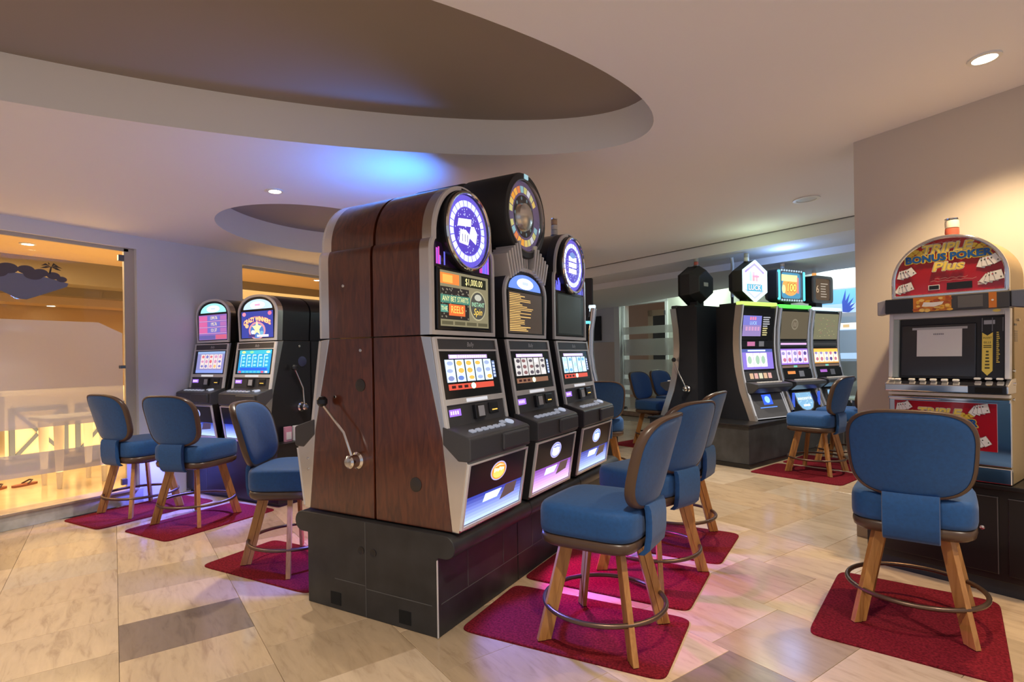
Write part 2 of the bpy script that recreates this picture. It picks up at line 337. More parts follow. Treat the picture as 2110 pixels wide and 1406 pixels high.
def window(name, wd, decal):
    win = struct(empty(name, (XL - 0.06, 0, 0)))
    y0, y1, z0, z1 = wd; mb = MB()
    mb.box((0, (y0 + y1) / 2, (z0 + z1) / 2 + 0.005), (0.01, y1 - y0 - 0.01, z1 - z0 - 0.03), GLASS); mb.build('pane', win)
    mb = MB(); bx = pbr('door_post', (0.52, 0.47, 0.38), 0.4)
    mb.box((0, y1 - 0.045, (z0 + z1) / 2), (0.03, 0.09, z1 - z0 - 0.01), bx); mb.build('frame_post', win)
    mb = MB(); mb.box((0, (y0 + y1) / 2, z1 - 0.016), (0.03, y1 - y0 - 0.1, 0.03), bx); mb.build('frame_head', win)
    for zc in (z0 + 0.09, z1 - 0.10, 1.30):
        c = MB(); c.box((0.02, y1 - 0.12, zc), (0.03, 0.05, 0.06 if zc != 1.30 else 0.03), GUN); c.build('hinge_clip', win, bevel=0.004)
    if decal:
        F0 = (Vector((0.0075, 0, 0)), Vector((0, 1, 0)), Vector((0, 0, 1)))
        d = MB(); d.flat(F0, [(y0, 0.80), (2.82, 0.80), (2.82, 1.62), (2.62, 1.715), (y0, 1.715)], FROST, 1); d.build('frosted_panel', win)
        d = MB(); d.rect(F0, y0, 0.40, 2.82, 0.59, FROST, 1); d.build('frosted_band', win)
    return win
window('window_1', w1, True); window('window_2', w2, False)

# glass wall at the back, with the sill, frame, film bands and the wall left of it
GB = 9.20
def ray(px, py): return Fv + Rv * ((px - 1055) / FPX) + Uv * ((733 - py) / FPX)
def a_at(px, b):                                   # where a sight line meets the plane b
    d = ray(px, 700); return (d * (b / d.dot(e2))).dot(e1)
A0 = a_at(1283, GB)
mb = MB(); wbox(mb, A0 - 3.0, A0, GB - 0.08, GB + 0.08, 0, 3.0, WALLP); wbox(mb, A0 - 3.0, A0, GB - 0.085, GB - 0.07, 0, 1.62, pbr('dado_paint', (0.62, 0.53, 0.46), 0.7)); struct(mb.build('wall_back'))
mb = MB(); wbox(mb, A0, 2.0, GB - 0.06, GB + 0.5, 0, 0.10, pbr('sill_brown', (0.42, 0.30, 0.21), 0.3, noise=0.2, nscale=9)); struct(mb.build('trim_2', bevel=0.004))
win = struct(empty('window_3', (0, 0, 0)))
mb = MB(); wbox(mb, A0, 2.0, GB, GB + 0.012, 0.1, 2.62, GLASS); mb.build('pane', win)
wf = pbr('white_frame', (0.78, 0.82, 0.82), 0.4)
mb = MB(); wbox(mb, A0 - 0.16, A0, GB - 0.10, GB + 0.06, 0, 2.64, wf); mb.build('frame_post', win, bevel=0.004)
zs = [(0.16, 0.40), (0.46, 0.56), (0.66, 0.80), (0.89, 1.22), (1.31, 1.66), (1.77, 1.93)]
for z0, z1 in zs:
    mb = MB(); p = W(A0 + 0.02, GB - 0.002); q = W(2.0, GB - 0.002)
    mb.add([(p.x, p.y, z0), (q.x, q.y, z0), (q.x, q.y, z1), (p.x, p.y, z1)], [(0, 1, 2, 3)], FROST2); mb.build('frosted_band', win)
for a in (A0 + 0.06, a_at(1405, GB), a_at(1418, GB), a_at(1612, GB), a_at(1625, GB)):
    for zc in ((0.16, 2.52) if a < A0 + 0.1 else (2.50,)):
        mb = MB(); wbox(mb, a - 0.02, a + 0.03, GB - 0.03, GB + 0.03, zc - 0.03, zc + 0.03, GUN); mb.build('glass_clamp', win)
mb = MB(); wbox(mb, A0, 2.0, GB - 0.05, GB + 0.1, 2.62, 3.2, WALLP); struct(mb.build('wall_back_header'))
# stepped bulkhead between the main ceiling and the glass wall
def bulk(mb, line, far_b, zoff, mat):
    (p, q) = line; r_, s_ = W(0, far_b), None
    def onb(P):                                  # walk along y until the back line b = far_b
        y = (far_b - 0.423 * P.x) / 0.906; return Vector((P.x, y))
    pts = [p, q, onb(q), onb(p)]
    lo = [Vector((v.x, v.y, cz(v.x) - zoff)) for v in pts]; hi = [Vector((v.x, v.y, cz(v.x) + 0.3)) for v in pts]
    mb.add(lo + hi, [(0, 1, 5, 4), (1, 2, 6, 5), (2, 3, 7, 6), (3, 0, 4, 7), (0, 3, 2, 1), (4, 5, 6, 7)], mat)
mb = MB(); bulk(mb, (E0 - Ed * 3.05, E1 + Ed * 3.0), 9.15, 0.155, WALLP); struct(mb.build('trim_3'))
D0, D1 = Vector((-1.37, 8.63)), Vector((0.33, 8.39)); Dd = (D1 - D0).normalized()
mb = MB(); bulk(mb, (D0 - Dd * 4.55, D1 + Dd * 2.2), 9.16, 0.25, WALLP); struct(mb.build('trim_4'))
mb = MB(); mb.prism([(v.x, v.y) for v in (E0 - Ed * 1.2 + Vector((0, -0.012)), E1 + Ed * 2.4 + Vector((0, -0.012)), E1 + Ed * 2.4, E0 - Ed * 1.9)], lambda a, b, t: Vector((a, b, cz(a) + t)), -0.012, -0.001, GUN); struct(mb.build('shadow_gap_strip'))  # dark strip drawn for the shadow gap at the ceiling edge

# right wall with its free corner
RB, RA = 4.40, -1.885
mb = MB(); wbox(mb, RA, RA + 3.9, RB, RB + 0.42, 0, 3.06, WALLW); struct(mb.build('wall_right'))
mb = MB(); wbox(mb, RA - 0.012, RA + 3.9, RB - 0.012, RB + 0.43, 0, 0.09, pbr('skirting_tile', (0.40, 0.30, 0.22), 0.25)); struct(mb.build('baseboard_right'))

# ------------------------------------------------------------------ downlights
LAMPE = em((1.0, 0.86, 0.62), 14.0)
def downlight(x, y, lit, label, r=0.055):
    z = cz(x); t = empty('downlight', (x, y, z), 0, label, 'ceiling light', None); t.rotation_euler = (0, -math.atan(0.05), 0)
    m = MB(); m.ringband([(r * 1.35 * math.cos(a), r * 1.35 * math.sin(a)) for a in [k * PI / 14 for k in range(28)]], [(r * math.cos(a), r * math.sin(a)) for a in [k * PI / 14 for k in range(28)]], XY, -0.001, -0.010, pbr('white_trim', (0.8, 0.8, 0.78), 0.35), True); m.build('trim_ring', t)
    m = MB(); m.lathe([(r * 0.98, -0.002), (r * 0.98, -0.006), (0.001, -0.007)], (0, 0, 0), (0, 0, 1), LAMPE if lit else pbr('lamp_off', (0.66, 0.67, 0.70), 0.3), 24); m.build('lens', t)
downlight(0.72, 3.83, True, 'lit recessed downlight in the ceiling above the red poker machine')
downlight(-3.75, 2.90, True, 'lit recessed downlight beside the small oval ceiling recess', 0.045)
downlight(-0.20, 6.23, False, 'unlit round recessed ceiling fitting near the bulkhead', 0.09)
# ------------------------------------------------------------------ the lobby behind the left glass
LOBW = pbr('lobby_wall', (0.62, 0.44, 0.24), 0.8); LOBC = pbr('lobby_ceiling', (0.70, 0.52, 0.30), 0.8); LOBF = pbr('lobby_floor_tile', (0.70, 0.56, 0.36), 0.16, noise=0.12, nscale=2.5)
X0 = XL - 0.18
mb = MB(); mb.box(((X0 - 11.4) / 2, 4.0, 0.04), (11.4 + X0, 14.4, 0.08), LOBF); struct(mb.build('floor_lobby'))
mb = MB(); mb.box(((X0 - 11.4) / 2, 4.0, 2.72), (11.4 + X0, 14.4, 0.06), LOBC); struct(mb.build('ceiling_lobby'))
mb = MB(); mb.box((-11.4, 4.0, 1.35), (0.12, 14.4, 2.7), LOBW); struct(mb.build('wall_lobby'))
mb = MB(); mb.box((-8.7, 11.2, 1.35), (5.4, 0.12, 2.7), LOBW); struct(mb.build('wall_lobby_end'))
OL = pbr('olive_beam', (0.27, 0.23, 0.15), 0.7)
mb = MB(); mb.box((-8.9, 4.4, 2.54), (0.4, 13.4, 0.31), OL); struct(mb.build('trim_6'))
mb = MB(); mb.box((-10.2, 4.4, 2.53), (0.25, 13.4, 0.33), OL); struct(mb.build('trim_7'))
mb = MB(); mb.box((-11.0, 4.4, 2.38), (0.5, 13.4, 0.2), pbr('beam_cream', (0.72, 0.55, 0.33), 0.6)); struct(mb.build('trim_8'))
def lobby_light(x, y, z, label):
    t = empty('downlight', (x, y, z), 0, label, 'ceiling light')
    m = MB(); m.ringband([(0.075 * math.cos(a), 0.075 * math.sin(a)) for a in [k * PI / 12 for k in range(24)]], [(0.055 * math.cos(a), 0.055 * math.sin(a)) for a in [k * PI / 12 for k in range(24)]], XY, 0, -0.012, pbr('white_trim', (0.8, 0.8, 0.78), 0.35), True); m.build('trim_ring', t)
    m = MB(); m.lathe([(0.056, -0.003), (0.05, -0.012), (0.001, -0.014)], (0, 0, 0), (0, 0, 1), LAMPE, 20); m.build('lens', t)
def at_z(px, py, z): d = ray(px, py); return Vector((0, 0, EYE)) + d * ((z - EYE) / d.z)
p = at_z(57, 502, 2.69); lobby_light(p.x, p.y, 2.69, 'lit downlight in the orange lobby ceiling above the floating island sticker')
p = at_z(105, 615, 2.28); lobby_light(-11.0, p.y * 11.0 / abs(p.x), 2.28, 'lit downlight under the far cream lobby beam')
p = at_z(654, 577, 2.69); lobby_light(p.x, p.y, 2.69, 'lit downlight in the lobby ceiling seen through the second window')

# floating island sticker on the first window
def sticker():
    t = empty('island_sticker', (XL - 0.06 + 0.0085, 2.09, 1.90), 0, 'bluish sticker of a floating rock island with a small palm on the left glass', 'sticker')
    F0 = (Vector((0, 0, 0)), Vector((0, 1, 0)), Vector((0, 0, 1)))
    m = MB(); m.flat(F0, [(-0.34, 0.185), (-0.2, 0.06), (-0.06, -0.01), (0.0, -0.015), (0.1, 0.03), (0.29, 0.12), (0.30, 0.15), (0.12, 0.19), (-0.1, 0.205)], pbr('sticker_slate', (0.20, 0.21, 0.29), 0.6), 2); m.build('rock_base', t)
    m = MB(); 
    for q_, (cx, cy, r) in enumerate(((-0.25, 0.215, 0.06), (-0.12, 0.235, 0.07), (0.0, 0.235, 0.06), (0.1, 0.22, 0.055), (0.19, 0.205, 0.05), (0.25, 0.18, 0.04), (-0.19, 0.2, 0.07), (0.05, 0.2, 0.07))): m.disc(F0, (cx, cy), r, r * 0.62, pbr('sticker_rock', (0.10, 0.085, 0.10), 0.6), 3 + q_ * 0.5)
    m.build('boulder_crown', t)
    m = MB(); k = pbr('sticker_palm', (0.05, 0.045, 0.03), 0.6); m.flat(F0, [(0.155, 0.22), (0.17, 0.22), (0.18, 0.28), (0.168, 0.28)], k, 8)
    for a in (-0.5, 0.2, 0.9, 1.8, 2.6, 3.4):
        c, s_ = math.cos(a), math.sin(a); m.flat(F0, [(0.174, 0.28), (0.174 + 0.04 * c - 0.012 * s_, 0.28 + 0.03 * s_ + 0.012), (0.174 + 0.085 * c, 0.28 + 0.03 * s_ - 0.012), (0.174 + 0.04 * c, 0.28 + 0.03 * s_ - 0.006)], k, 8)
    m.build('palm', t)
sticker()
# lattice counter, bench, rack, table, shoes and plant in the lobby
def lattice_counter():
    t = empty('lattice_counter', (-8.35, 4.0, 0.08), 0, 'white counter with crossed lattice over blue panels, in the lobby behind glass', 'counter')
    wh = pbr('cream_white', (0.86, 0.80, 0.66), 0.5); bl = pbr('slate_blue', (0.13, 0.17, 0.27), 0.6)
    m = MB(); m.box((0, 0, 0.45), (0.3, 2.6, 0.9), wh); m.build('body', t, bevel=0.006)
    m = MB(); m.box((0.02, 0, 0.05), (0.3, 2.62, 0.10), bl); m.build('plinth', t)
    m = MB(); m.box((0.02, 0, 0.92), (0.4, 2.7, 0.05), wh); m.build('counter_top', t, bevel=0.006)
    for i in range(4):
        yc = -0.98 + i * 0.65; f = MB()
        for dz in (0.17, 0.73): f.box((0.16, yc, dz), (0.03, 0.52, 0.05), bl)
        for dy in (-0.26, 0.26): f.box((0.16, yc + dy, 0.45), (0.03, 0.05, 0.6), bl)
        for sg in (-1, 1): f.box((0.158, yc, 0.45), (0.02, 0.035, 0.72), bl, Matrix.Rotation(sg * 0.72, 3, 'X'))
        fo = f.build('lattice_frame', t)
        k = MB(); k.lathe([(0.001, 0.03), (0.03, 0.02), (0.03, 0.0)], (0.165, yc, 0.45), (1, 0, 0), wh, 10); k.build('knob', fo)
lattice_counter()
t = empty('shoe_rack', (-8.3, 2.25, 0.08), 0, 'dark wooden shoe rack on the lobby floor behind the first window', 'rack')
dk = pbr('dark_rack_wood', (0.16, 0.09, 0.03), 0.5)
for z in (0.05, 0.26, 0.47): m = MB(); m.box((0, 0, z), (0.3, 0.7, 0.025), dk); m.build('shelf', t)
for y in (-0.35, 0.35): m = MB(); m.box((0, y, 0.25), (0.3, 0.025, 0.5), dk); m.build('side_panel', t)
def sandal(x, y, rz, label):
    t = empty('sandal', (x, y, 0.08), rz, label, 'shoe')
    m = MB(); o = superell(0.09, 0.24, 2.6, 20); m.prism(o, XY, 0, 0.02, pbr('sandal_sole', (0.30, 0.10, 0.05), 0.6)); m.build('sole', t)
    m = MB(); m.tube([(-0.042, 0.0, 0.02), (-0.02, 0.06, 0.05), (0.02, 0.06, 0.05), (0.042, 0.0, 0.02)], 0.008, pbr('sandal_strap', (0.06, 0.03, 0.03), 0.5), 6); m.build('strap', t)
sandal(-7.3, 2.32, 0.5, 'brown sandal on the lobby floor, left one of the pair'); sandal(-7.3, 2.56, 0.3, 'brown sandal on the lobby floor, right one of the pair')
t = empty('blue_bench', (-7.7, 1.55, 0.08), 0, 'low bench with a blue cushion at the left edge, behind the first window', 'bench')
m = MB(); m.box((0, 0, 0.14), (0.34, 0.62, 0.03), pbr('bench_wood', (0.7, 0.5, 0.3), 0.5)); m.build('seat_board', t)
m = MB(); m.box((0, 0, 0.20), (0.34, 0.60, 0.09), pbr('bench_blue', (0.05, 0.08, 0.20), 0.8)); m.build('cushion', t, bevel=0.02)
for sx in (-1, 1):
    for sy in (-1, 1): m = MB(); m.box((sx * 0.14, sy * 0.26, 0.065), (0.04, 0.04, 0.13), pbr('bench_wood', (0.7, 0.5, 0.3), 0.5)); m.build('leg', t)
t = empty('side_table', (-6.95, 2.86, 0.08), 0, 'white table with tapering legs behind the frosted first window', 'table')
m = MB(); m.box((0, 0, 0.70), (0.5, 0.6, 0.04), wf); m.build('table_top', t, bevel=0.008)
for sx in (-1, 1):
    for sy in (-1, 1): m = MB(); m.lathe([(0.045, 0.68), (0.04, 0.4), (0.022, 0.0)], (sx * 0.17, sy * 0.2, 0), (0, 0, 1), pbr('leg_cream', (0.85, 0.80, 0.72), 0.4), 12); m.build('leg', t)
t = empty('potted_plant', (-7.6, 3.75, 0.08), 0, 'green leafy plant in a pot between counter and window post', 'plant')
m = MB(); m.lathe([(0.08, 0.0), (0.11, 0.26), (0.10, 0.26), (0.001, 0.24)], (0, 0, 0), (0, 0, 1), pbr('pot_brown', (0.2, 0.1, 0.06), 0.6), 16); m.build('pot', t)
rp = random.Random(5); LF = pbr('leaf_green', (0.05, 0.20, 0.05), 0.5)
for i in range(14):
    a = rp.uniform(0, 2 * PI); l = rp.uniform(0.18, 0.34); q = Vector((math.cos(a), math.sin(a), 0)); s_ = Vector((-q.y, q.x, 0)); m = MB()
    b0 = Vector((0, 0, 0.24)); p1 = b0 + q * l * 0.4 + Vector((0, 0, l * 0.8)); p2 = b0 + q * l * 0.95 + Vector((0, 0, l * 0.9))
    m.add([b0, p1 - s_ * 0.035, p1 + s_ * 0.035, p2], [(0, 1, 2), (1, 3, 2)], LF); m.build('leaf', t)

# ------------------------------------------------------------------ the corridor behind the back glass
CB = 10.0; GREENW = pbr('corridor_wall', (0.60, 0.64, 0.56), 0.8)
d0, d1 = a_at(1288, CB), a_at(1372, CB)                             # the door opening
mb = MB(); wbox(mb, -11, d0 - 0.07, CB, CB + 0.12, 0, 3.1, GREENW); wbox(mb, d1 + 0.07, 3.0, CB, CB + 0.12, 0, 3.1, GREENW); wbox(mb, d0 - 0.07, d1 + 0.07, CB, CB + 0.12, 2.55, 3.1, GREENW); struct(mb.build('wall_corridor'))
mb = MB(); wbox(mb, -16, 3, GB + 0.50, 13.2, 0.02, 0.10, pbr('corridor_tile', (0.60, 0.48, 0.36), 0.14, noise=0.1, nscale=3)); struct(mb.build('floor_corridor'))
mb = MB(); wbox(mb, -16, 3, GB + 0.1, 13.2, 3.0, 3.05, pbr('corridor_ceiling', (0.72, 0.71, 0.66), 0.8)); struct(mb.build('ceiling_corridor'))
mb = MB(); wbox(mb, -16, 1, 13.0, 13.1, 0.05, 3.0, pbr('back_room_wall', (0.36, 0.24, 0.15), 0.7)); struct(mb.build('wall_back_room'))
mb = MB(); wbox(mb, d0 - 0.07, d0, CB - 0.02, CB + 0.14, 0.1, 2.55, wf); wbox(mb, d1, d1 + 0.07, CB - 0.02, CB + 0.14, 0.1, 2.55, wf); wbox(mb, d0 - 0.07, d1 + 0.07, CB - 0.02, CB + 0.14, 2.50, 2.58, wf)
dr = struct(mb.build('door_1'))
def leaf():
    tan = pbr('door_tan', (0.45, 0.36, 0.26), 0.5)
    m = MB(); q = CB + 0.5
    wbox(m, d0 + 0.28, d0 + 0.42, q, q + 0.04, 0.11, 2.38, tan); wbox(m, d1 - 0.14, d1 - 0.02, q, q + 0.04, 0.11, 2.38, tan)
    wbox(m, d0 + 0.28, d1 - 0.02, q, q + 0.04, 2.24, 2.38, tan); wbox(m, d0 + 0.28, d1 - 0.02, q, q + 0.04, 0.11, 0.35, tan)
    l = m.build('door_leaf', dr); m = MB(); wbox(m, d0 + 0.42, d1 - 0.14, q + 0.015, q + 0.025, 0.35, 2.24, pbr('smoked_pane', (0.05, 0.05, 0.05), 0.2)); m.build('pane', l)
    m = MB(); wbox(m, d0 + 0.30, d0 + 0.40, q - 0.03, q, 1.05, 1.09, GUN); m.build('handle', l)
leaf()
for z in (0.45, 1.3, 2.2): m = MB(); wbox(m, d1 - 0.02, d1 + 0.02, CB - 0.03, CB, z, z + 0.1, GUN); m.build('hinge', dr)
lamp('AREA', W(-7.2, GB + 0.40, 2.9), 28, (0.85, 1.0, 0.85), aim=W(-7.2, GB + 0.4, 0), size=0.6)
lamp('AREA', W(-4.4, GB + 0.4, 2.9), 24, (0.8, 0.92, 1.0), aim=W(-4.4, GB + 0.4, 0), size=0.6)
lamp('POINT', W(-8.2, 12.0, 2.3), 22, (1.0, 0.75, 0.5), shadow_soft_size=0.1)
# backlit picture on the corridor wall
def picture():
    o = W(a_at(1752, CB - 0.03), CB - 0.03, 1.15); t = empty('backlit_picture', o, math.atan2(e1.y, e1.x), 'backlit pale blue picture with dark blue leaf spray behind the back glass', 'picture')
    F0 = (Vector((0, -0.02, 0)), Vector((1, 0, 0)), Vector((0, 0, 1)))
    m = MB(); m.box((0, 0, 0.62), (1.25, 0.036, 1.24), pbr('picture_case', (0.3, 0.34, 0.38), 0.4)); m.build('case', t)
    m = MB(); m.rect(F0, -0.6, 0.02, 0.6, 1.22, em((0.42, 0.62, 0.88), 1.0), 1)
    m.rect(F0, -0.6, 0.98, 0.6, 1.22, em((0.20, 0.55, 0.95), 0.9), 2); m.rect(F0, -0.6, 0.55, 0.6, 0.66, em((0.95, 0.92, 0.88), 1.1), 2)
    for i, (x, wd, c) in enumerate(((-0.4, 0.12, (0.9, 0.3, 0.3)), (-0.1, 0.1, (0.85, 0.6, 0.3)), (0.2, 0.14, (0.8, 0.3, 0.35)))): m.rect(F0, x, 0.58, x + wd, 0.63, em(c, 0.8), 3)
    for k, a in enumerate((0.5, 0.75, 1.0, 1.25, 1.45)):
        l = 0.22 + 0.05 * k; c, s_ = math.cos(a), math.sin(a); m.flat(F0, [(-0.1, 0.80), (-0.1 + l * .5 * c - 0.035 * s_, 0.80 + l * .5 * s_ + .035 * c), (-0.1 + l * c, 0.80 + l * s_), (-0.1 + l * .5 * c + 0.02 * s_, 0.80 + l * .5 * s_ - .02 * c)], em((0.06, 0.12, 0.55), 0.8), 3 + k)
    m.flat(F0, [(-0.3, 0.76), (0.25, 0.76), (0.2, 0.80), (-0.1, 0.84)], em((0.75, 0.8, 0.95), 0.9), 9)
    m.build('picture_print', t)
picture()
t = empty('corridor_table', W(a_at(1776, 7.95), 7.95, 0), math.atan2(e1.y, e1.x), 'small pale green table behind the stool next to the wall corner', 'table')
m = MB(); m.box((0, 0, 0.72), (0.42, 0.42, 0.03), pbr('pale_green_top', (0.45, 0.58, 0.48), 0.3)); m.build('table_top', t, bevel=0.005)
for sx in (-1, 1):
    for sy in (-1, 1): m = MB(); m.box((sx * 0.18, sy * 0.18, 0.352), (0.04, 0.04, 0.704), GUN); m.build('leg', t)

# ------------------------------------------------------------------ carpet mats
def mat(x, y, lx, ly, rz, label, group='red carpet mats under the stools'):
    m = MB(); o = superell(lx, ly, 16, 48)
    m.loft([[Vector((a * s_, b * s_, z)) for a, b in o] for s_, z in ((1, 0.0), (1.0, 0.006), (0.988, 0.010))], RED, False)
    ob = m.build('carpet_mat'); ob.location = (x, y, 0.0); ob.rotation_euler = (0, 0, rz); return tag(ob, label, 'mat', group)
mat(-1.125, 2.585, 1.0, 0.60, R(2), 'red carpet mat nearest the camera beside the black machine base')
mat(-1.155, 3.295, 0.98, 0.625, 0, 'red carpet mat beside the black base, second from the camera')
mat(-1.12, 4.10, 1.0, 0.70, R(-2), 'red carpet mat beside the black base, third from the camera')
mat(0.315, 3.43, 0.74, 0.95, R(-8.5), 'bright red carpet mat in front of the red poker machine')
mat(-5.44, 2.76, 0.58, 1.0, R(1), 'dark red carpet mat nearest the left glass wall')
mat(-4.63, 2.83, 0.60, 0.97, R(1), 'dark red carpet mat on the left under the middle stool')
mat(-3.13, 2.48, 0.98, 0.57, R(1.5), 'red carpet mat at the left end of the black base')
mat(-0.265, 6.95, 0.95, 0.70, R(-20), 'red carpet mat in front of the slots with the hexagon sign')
mat(0.0, 7.72, 0.93, 0.70, R(-20), 'red carpet mat behind the gap line at the far right slots')
mat(-2.40, 8.35, 0.75, 0.95, R(-20), 'red carpet mat by the far glass wall, partly hidden')

# ------------------------------------------------------------------ stools
def make_stool():
    t = empty('casino_stool', (0, 0, 0))
    # cushion
    m = MB(); o = superell(1, 1, 5, 40); rings = []
    for s_, z in ((0.94, 0.520), (0.985, 0.528), (1.0, 0.55), (1.0, 0.615), (0.985, 0.638), (0.95, 0.652), (0.80, 0.660), (0.4, 0.664), (0.02, 0.665)): rings.append([Vector((a * 0.505 * s_, b * 0.485 * s_ + 0.01, z)) for a, b in o])
    m.loft(rings, BLUE); m.build('seat_cushion', t, sharp=60)
    m = MB(); m.loft([[Vector((a * 0.505 * s_, b * 0.485 * s_ + 0.01, z)) for a, b in o] for s_, z in ((0.70, 0.462), (0.90, 0.464), (0.97, 0.478), (0.99, 0.50), (0.975, 0.517), (0.93, 0.521))], VINYL)
    p = m.build('seat_pan', t, sharp=60)
    m = MB(); m.lathe([(0.12, 0.462), (0.12, 0.44), (0.05, 0.435)], (0, 0, 0), (0, 0, 1), BLACKM, 20); m.build('swivel_plate', p)
    # backrest
    ZC, HH, HW = 0.862, 0.208, 0.248
    def bp(nx, nz, s_, off):
        x = nx * HW * (1 + 0.05 * nz) * s_; z = nz * HH * s_
        return Vector((x, -0.285 + 0.75 * x * x - 0.27 * z - 0.25 * max(0, z) * max(0, z) + off, ZC + z))
    out = superell(2, 2, 3.4, 44)
    m = MB(); m.loft([[bp(a, b, s_, f) for a, b in out] for s_, f in ((0.02, 0.045), (0.5, 0.043), (0.8, 0.036), (0.93, 0.026), (0.985, 0.012), (0.985, -0.012), (0.93, -0.020), (0.8, -0.024), (0.5, -0.027), (0.02, -0.028))], BLUE); b = m.build('backrest', t, sharp=70)
    m = MB(); m.loft([[bp(a, b, s_, f) for a, b in out] for s_, f in ((0.955, 0.020), (1.0, 0.019), (1.018, 0.008), (1.018, -0.008), (1.0, -0.018), (0.955, -0.021), (0.955, 0.020))], VINYL, True, False); m.build('edge_trim', b, sharp=50)
    # wrapped bracket behind the seat
    path = [(-0.246, 0.672), (-0.256, 0.650), (-0.260, 0.60), (-0.258, 0.53), (-0.248, 0.472), (-0.222, 0.447)]
    m = MB(); hw = 0.108; rings = []
    for i, (y, z) in enumerate(path):
        th = 0.016; rings.append([Vector((-hw, y - th, z)), Vector((hw, y - th, z)), Vector((hw + .004, y, z)), Vector((hw, y + th * .8, z)), Vector((-hw, y + th * .8, z)), Vector((-hw - .004, y, z))])
    m.loft(rings, BLUE, True); m.build('back_strap', t, sharp=50)
    for sx, sy in ((-1, -1), (1, -1), (1, 1), (-1, 1)):
        rd = Vector((sx, sy, 0)).normalized(); tg = Vector((-rd.y, rd.x, 0)); m = MB()
        top = Vector((sx * 0.125, sy * 0.125, 0.468)); ft = Vector((sx * 0.212, sy * 0.212, 0.010))
        for w0, w1, th, mt in ((0.0, 0.040, 0.0135, LEGWOOD), (-0.026, 0.0, 0.010, LEGWOOD)):
            m.loft([[c + rd * w0 - tg * th, c + rd * w1 - tg * th, c + rd * w1 + tg * th, c + rd * w0 + tg * th] for c in (ft, top)], mt, False)
        m.box(ft + Vector((0, 0, 0.0)) + rd * 0.006, (0.02, 0.02, 0.002), BLACKM)
        m.build('leg', t, bevel=0.0025, seg=1)
    m = MB(); m.tube([(0.288 * math.cos(2 * PI * k / 48), 0.288 * math.sin(2 * PI * k / 48), 0.168) for k in range(48)], 0.0115, BRONZE, 10, True)
    rg = m.build('foot_ring', t, sharp=80)
    for sx, sy in ((-1, -1), (1, -1), (1, 1), (-1, 1)):
        m = MB(); rd = Vector((sx, sy, 0)).normalized(); m.tube([rd * 0.255 + Vector((0, 0, 0.168)), rd * 0.293 + Vector((0, 0, 0.168))], 0.006, GUN, 8); m.build('bolt', rg)
    return t
G1 = 'blue padded casino stools'
STOOLS = [(-0.972, 2.573, 88, 'blue padded stool nearest the black machine base corner, front right of the slot island'),
          (-0.985, 3.43, 70, 'second blue stool along the right side of the black machine base'),
          (-1.03, 4.20, 84, 'third blue stool along the right side of the black base, partly hidden'),
          (0.340, 3.435, -8, 'blue stool seen from behind in front of the red poker machine'),
          (-5.455, 2.755, 4, 'dark blue stool nearest the frosted left glass, leftmost of the three'),
          (-4.705, 2.82, 16, 'dark blue stool in the middle of the left three'),
          (-3.12, 2.53, -92, 'bright blue stool at the left end of the black base, seat towards it'),
          (-0.168, 7.106, 70, 'blue stool in side view before the slots with the lit hexagon sign'),
          (0.10, 7.86, 72, 'blue stool mostly hidden by the wall corner beside another stool'),
          (-2.30, 8.32, -108, 'deep blue stool in front of the striped glass, left one of two'),
          (-2.22, 9.15, -112, 'deep blue stool in front of the striped glass, half behind a slot machine'),
          (-2.27, 5.95, 25, 'blue stool seen from behind past the far end of the slot island')]
st0 = make_stool()
SWIVEL = [0, 0, 0, 0, 0, 0, 32, 0, 0, 0, 0, 0]
for i, (x, y, a, lab) in enumerate(STOOLS):
    s_ = st0 if i == 0 else copy_tree(st0)
    s_.location = (x, y, 0.0035 if i < 11 else -0.0085); s_.rotation_euler = (0, 0, R(a)); tag(s_, lab, 'stool', G1)
    for ch in s_.children:
        if ch.name.split('.')[0] in ('seat_cushion', 'seat_pan', 'backrest', 'back_strap'): ch.rotation_euler.z = R(SWIVEL[i])
# ------------------------------------------------------------------ slot machines: shared pieces
WHITE = em((0.95, 0.97, 1.0), 1.5); ICE = em((0.55, 0.72, 1.0), 1.5); PURP = em((0.22, 0.14, 0.85), 1.2)
def reels(m, F, x0, y0, x1, y1, n, bgc, cols, lay=2, gap=0.12, rows=3, seed=1, st=1.3):
    rr = random.Random(seed); wd = (x1 - x0) / n
    for i in range(n):
        a = x0 + i * wd + wd * gap / 2; b = a + wd * (1 - gap); m.rect(F, a, y0, b, y1, em(bgc, st), lay)
        for k in range(rows):
            cy = y0 + (y1 - y0) * (k + 0.5) / rows; c = rr.choice(cols); m.disc(F, ((a + b) / 2 + rr.uniform(-.1, .1) * wd, cy), wd * 0.30, (y1 - y0) / rows * rr.uniform(0.25, 0.38), em(c, 1.0), lay + 1, 10)
def segring(m, F, c, r0, r1, n, colf, lay, a0=0.0, gap=0.14):
    for i in range(n):
        col = colf(i)
        if col is None: continue
        t0 = a0 + 2 * PI * (i + gap / 2) / n; t1 = a0 + 2 * PI * (i + 1 - gap / 2) / n; tm = (t0 + t1) / 2
        m.flat(F, [(c[0] + r * math.cos(t), c[1] + r * math.sin(t)) for r, t in ((r0, t0), (r1, t0), (r1, tm), (r1, t1), (r0, t1), (r0, tm))], col, lay)
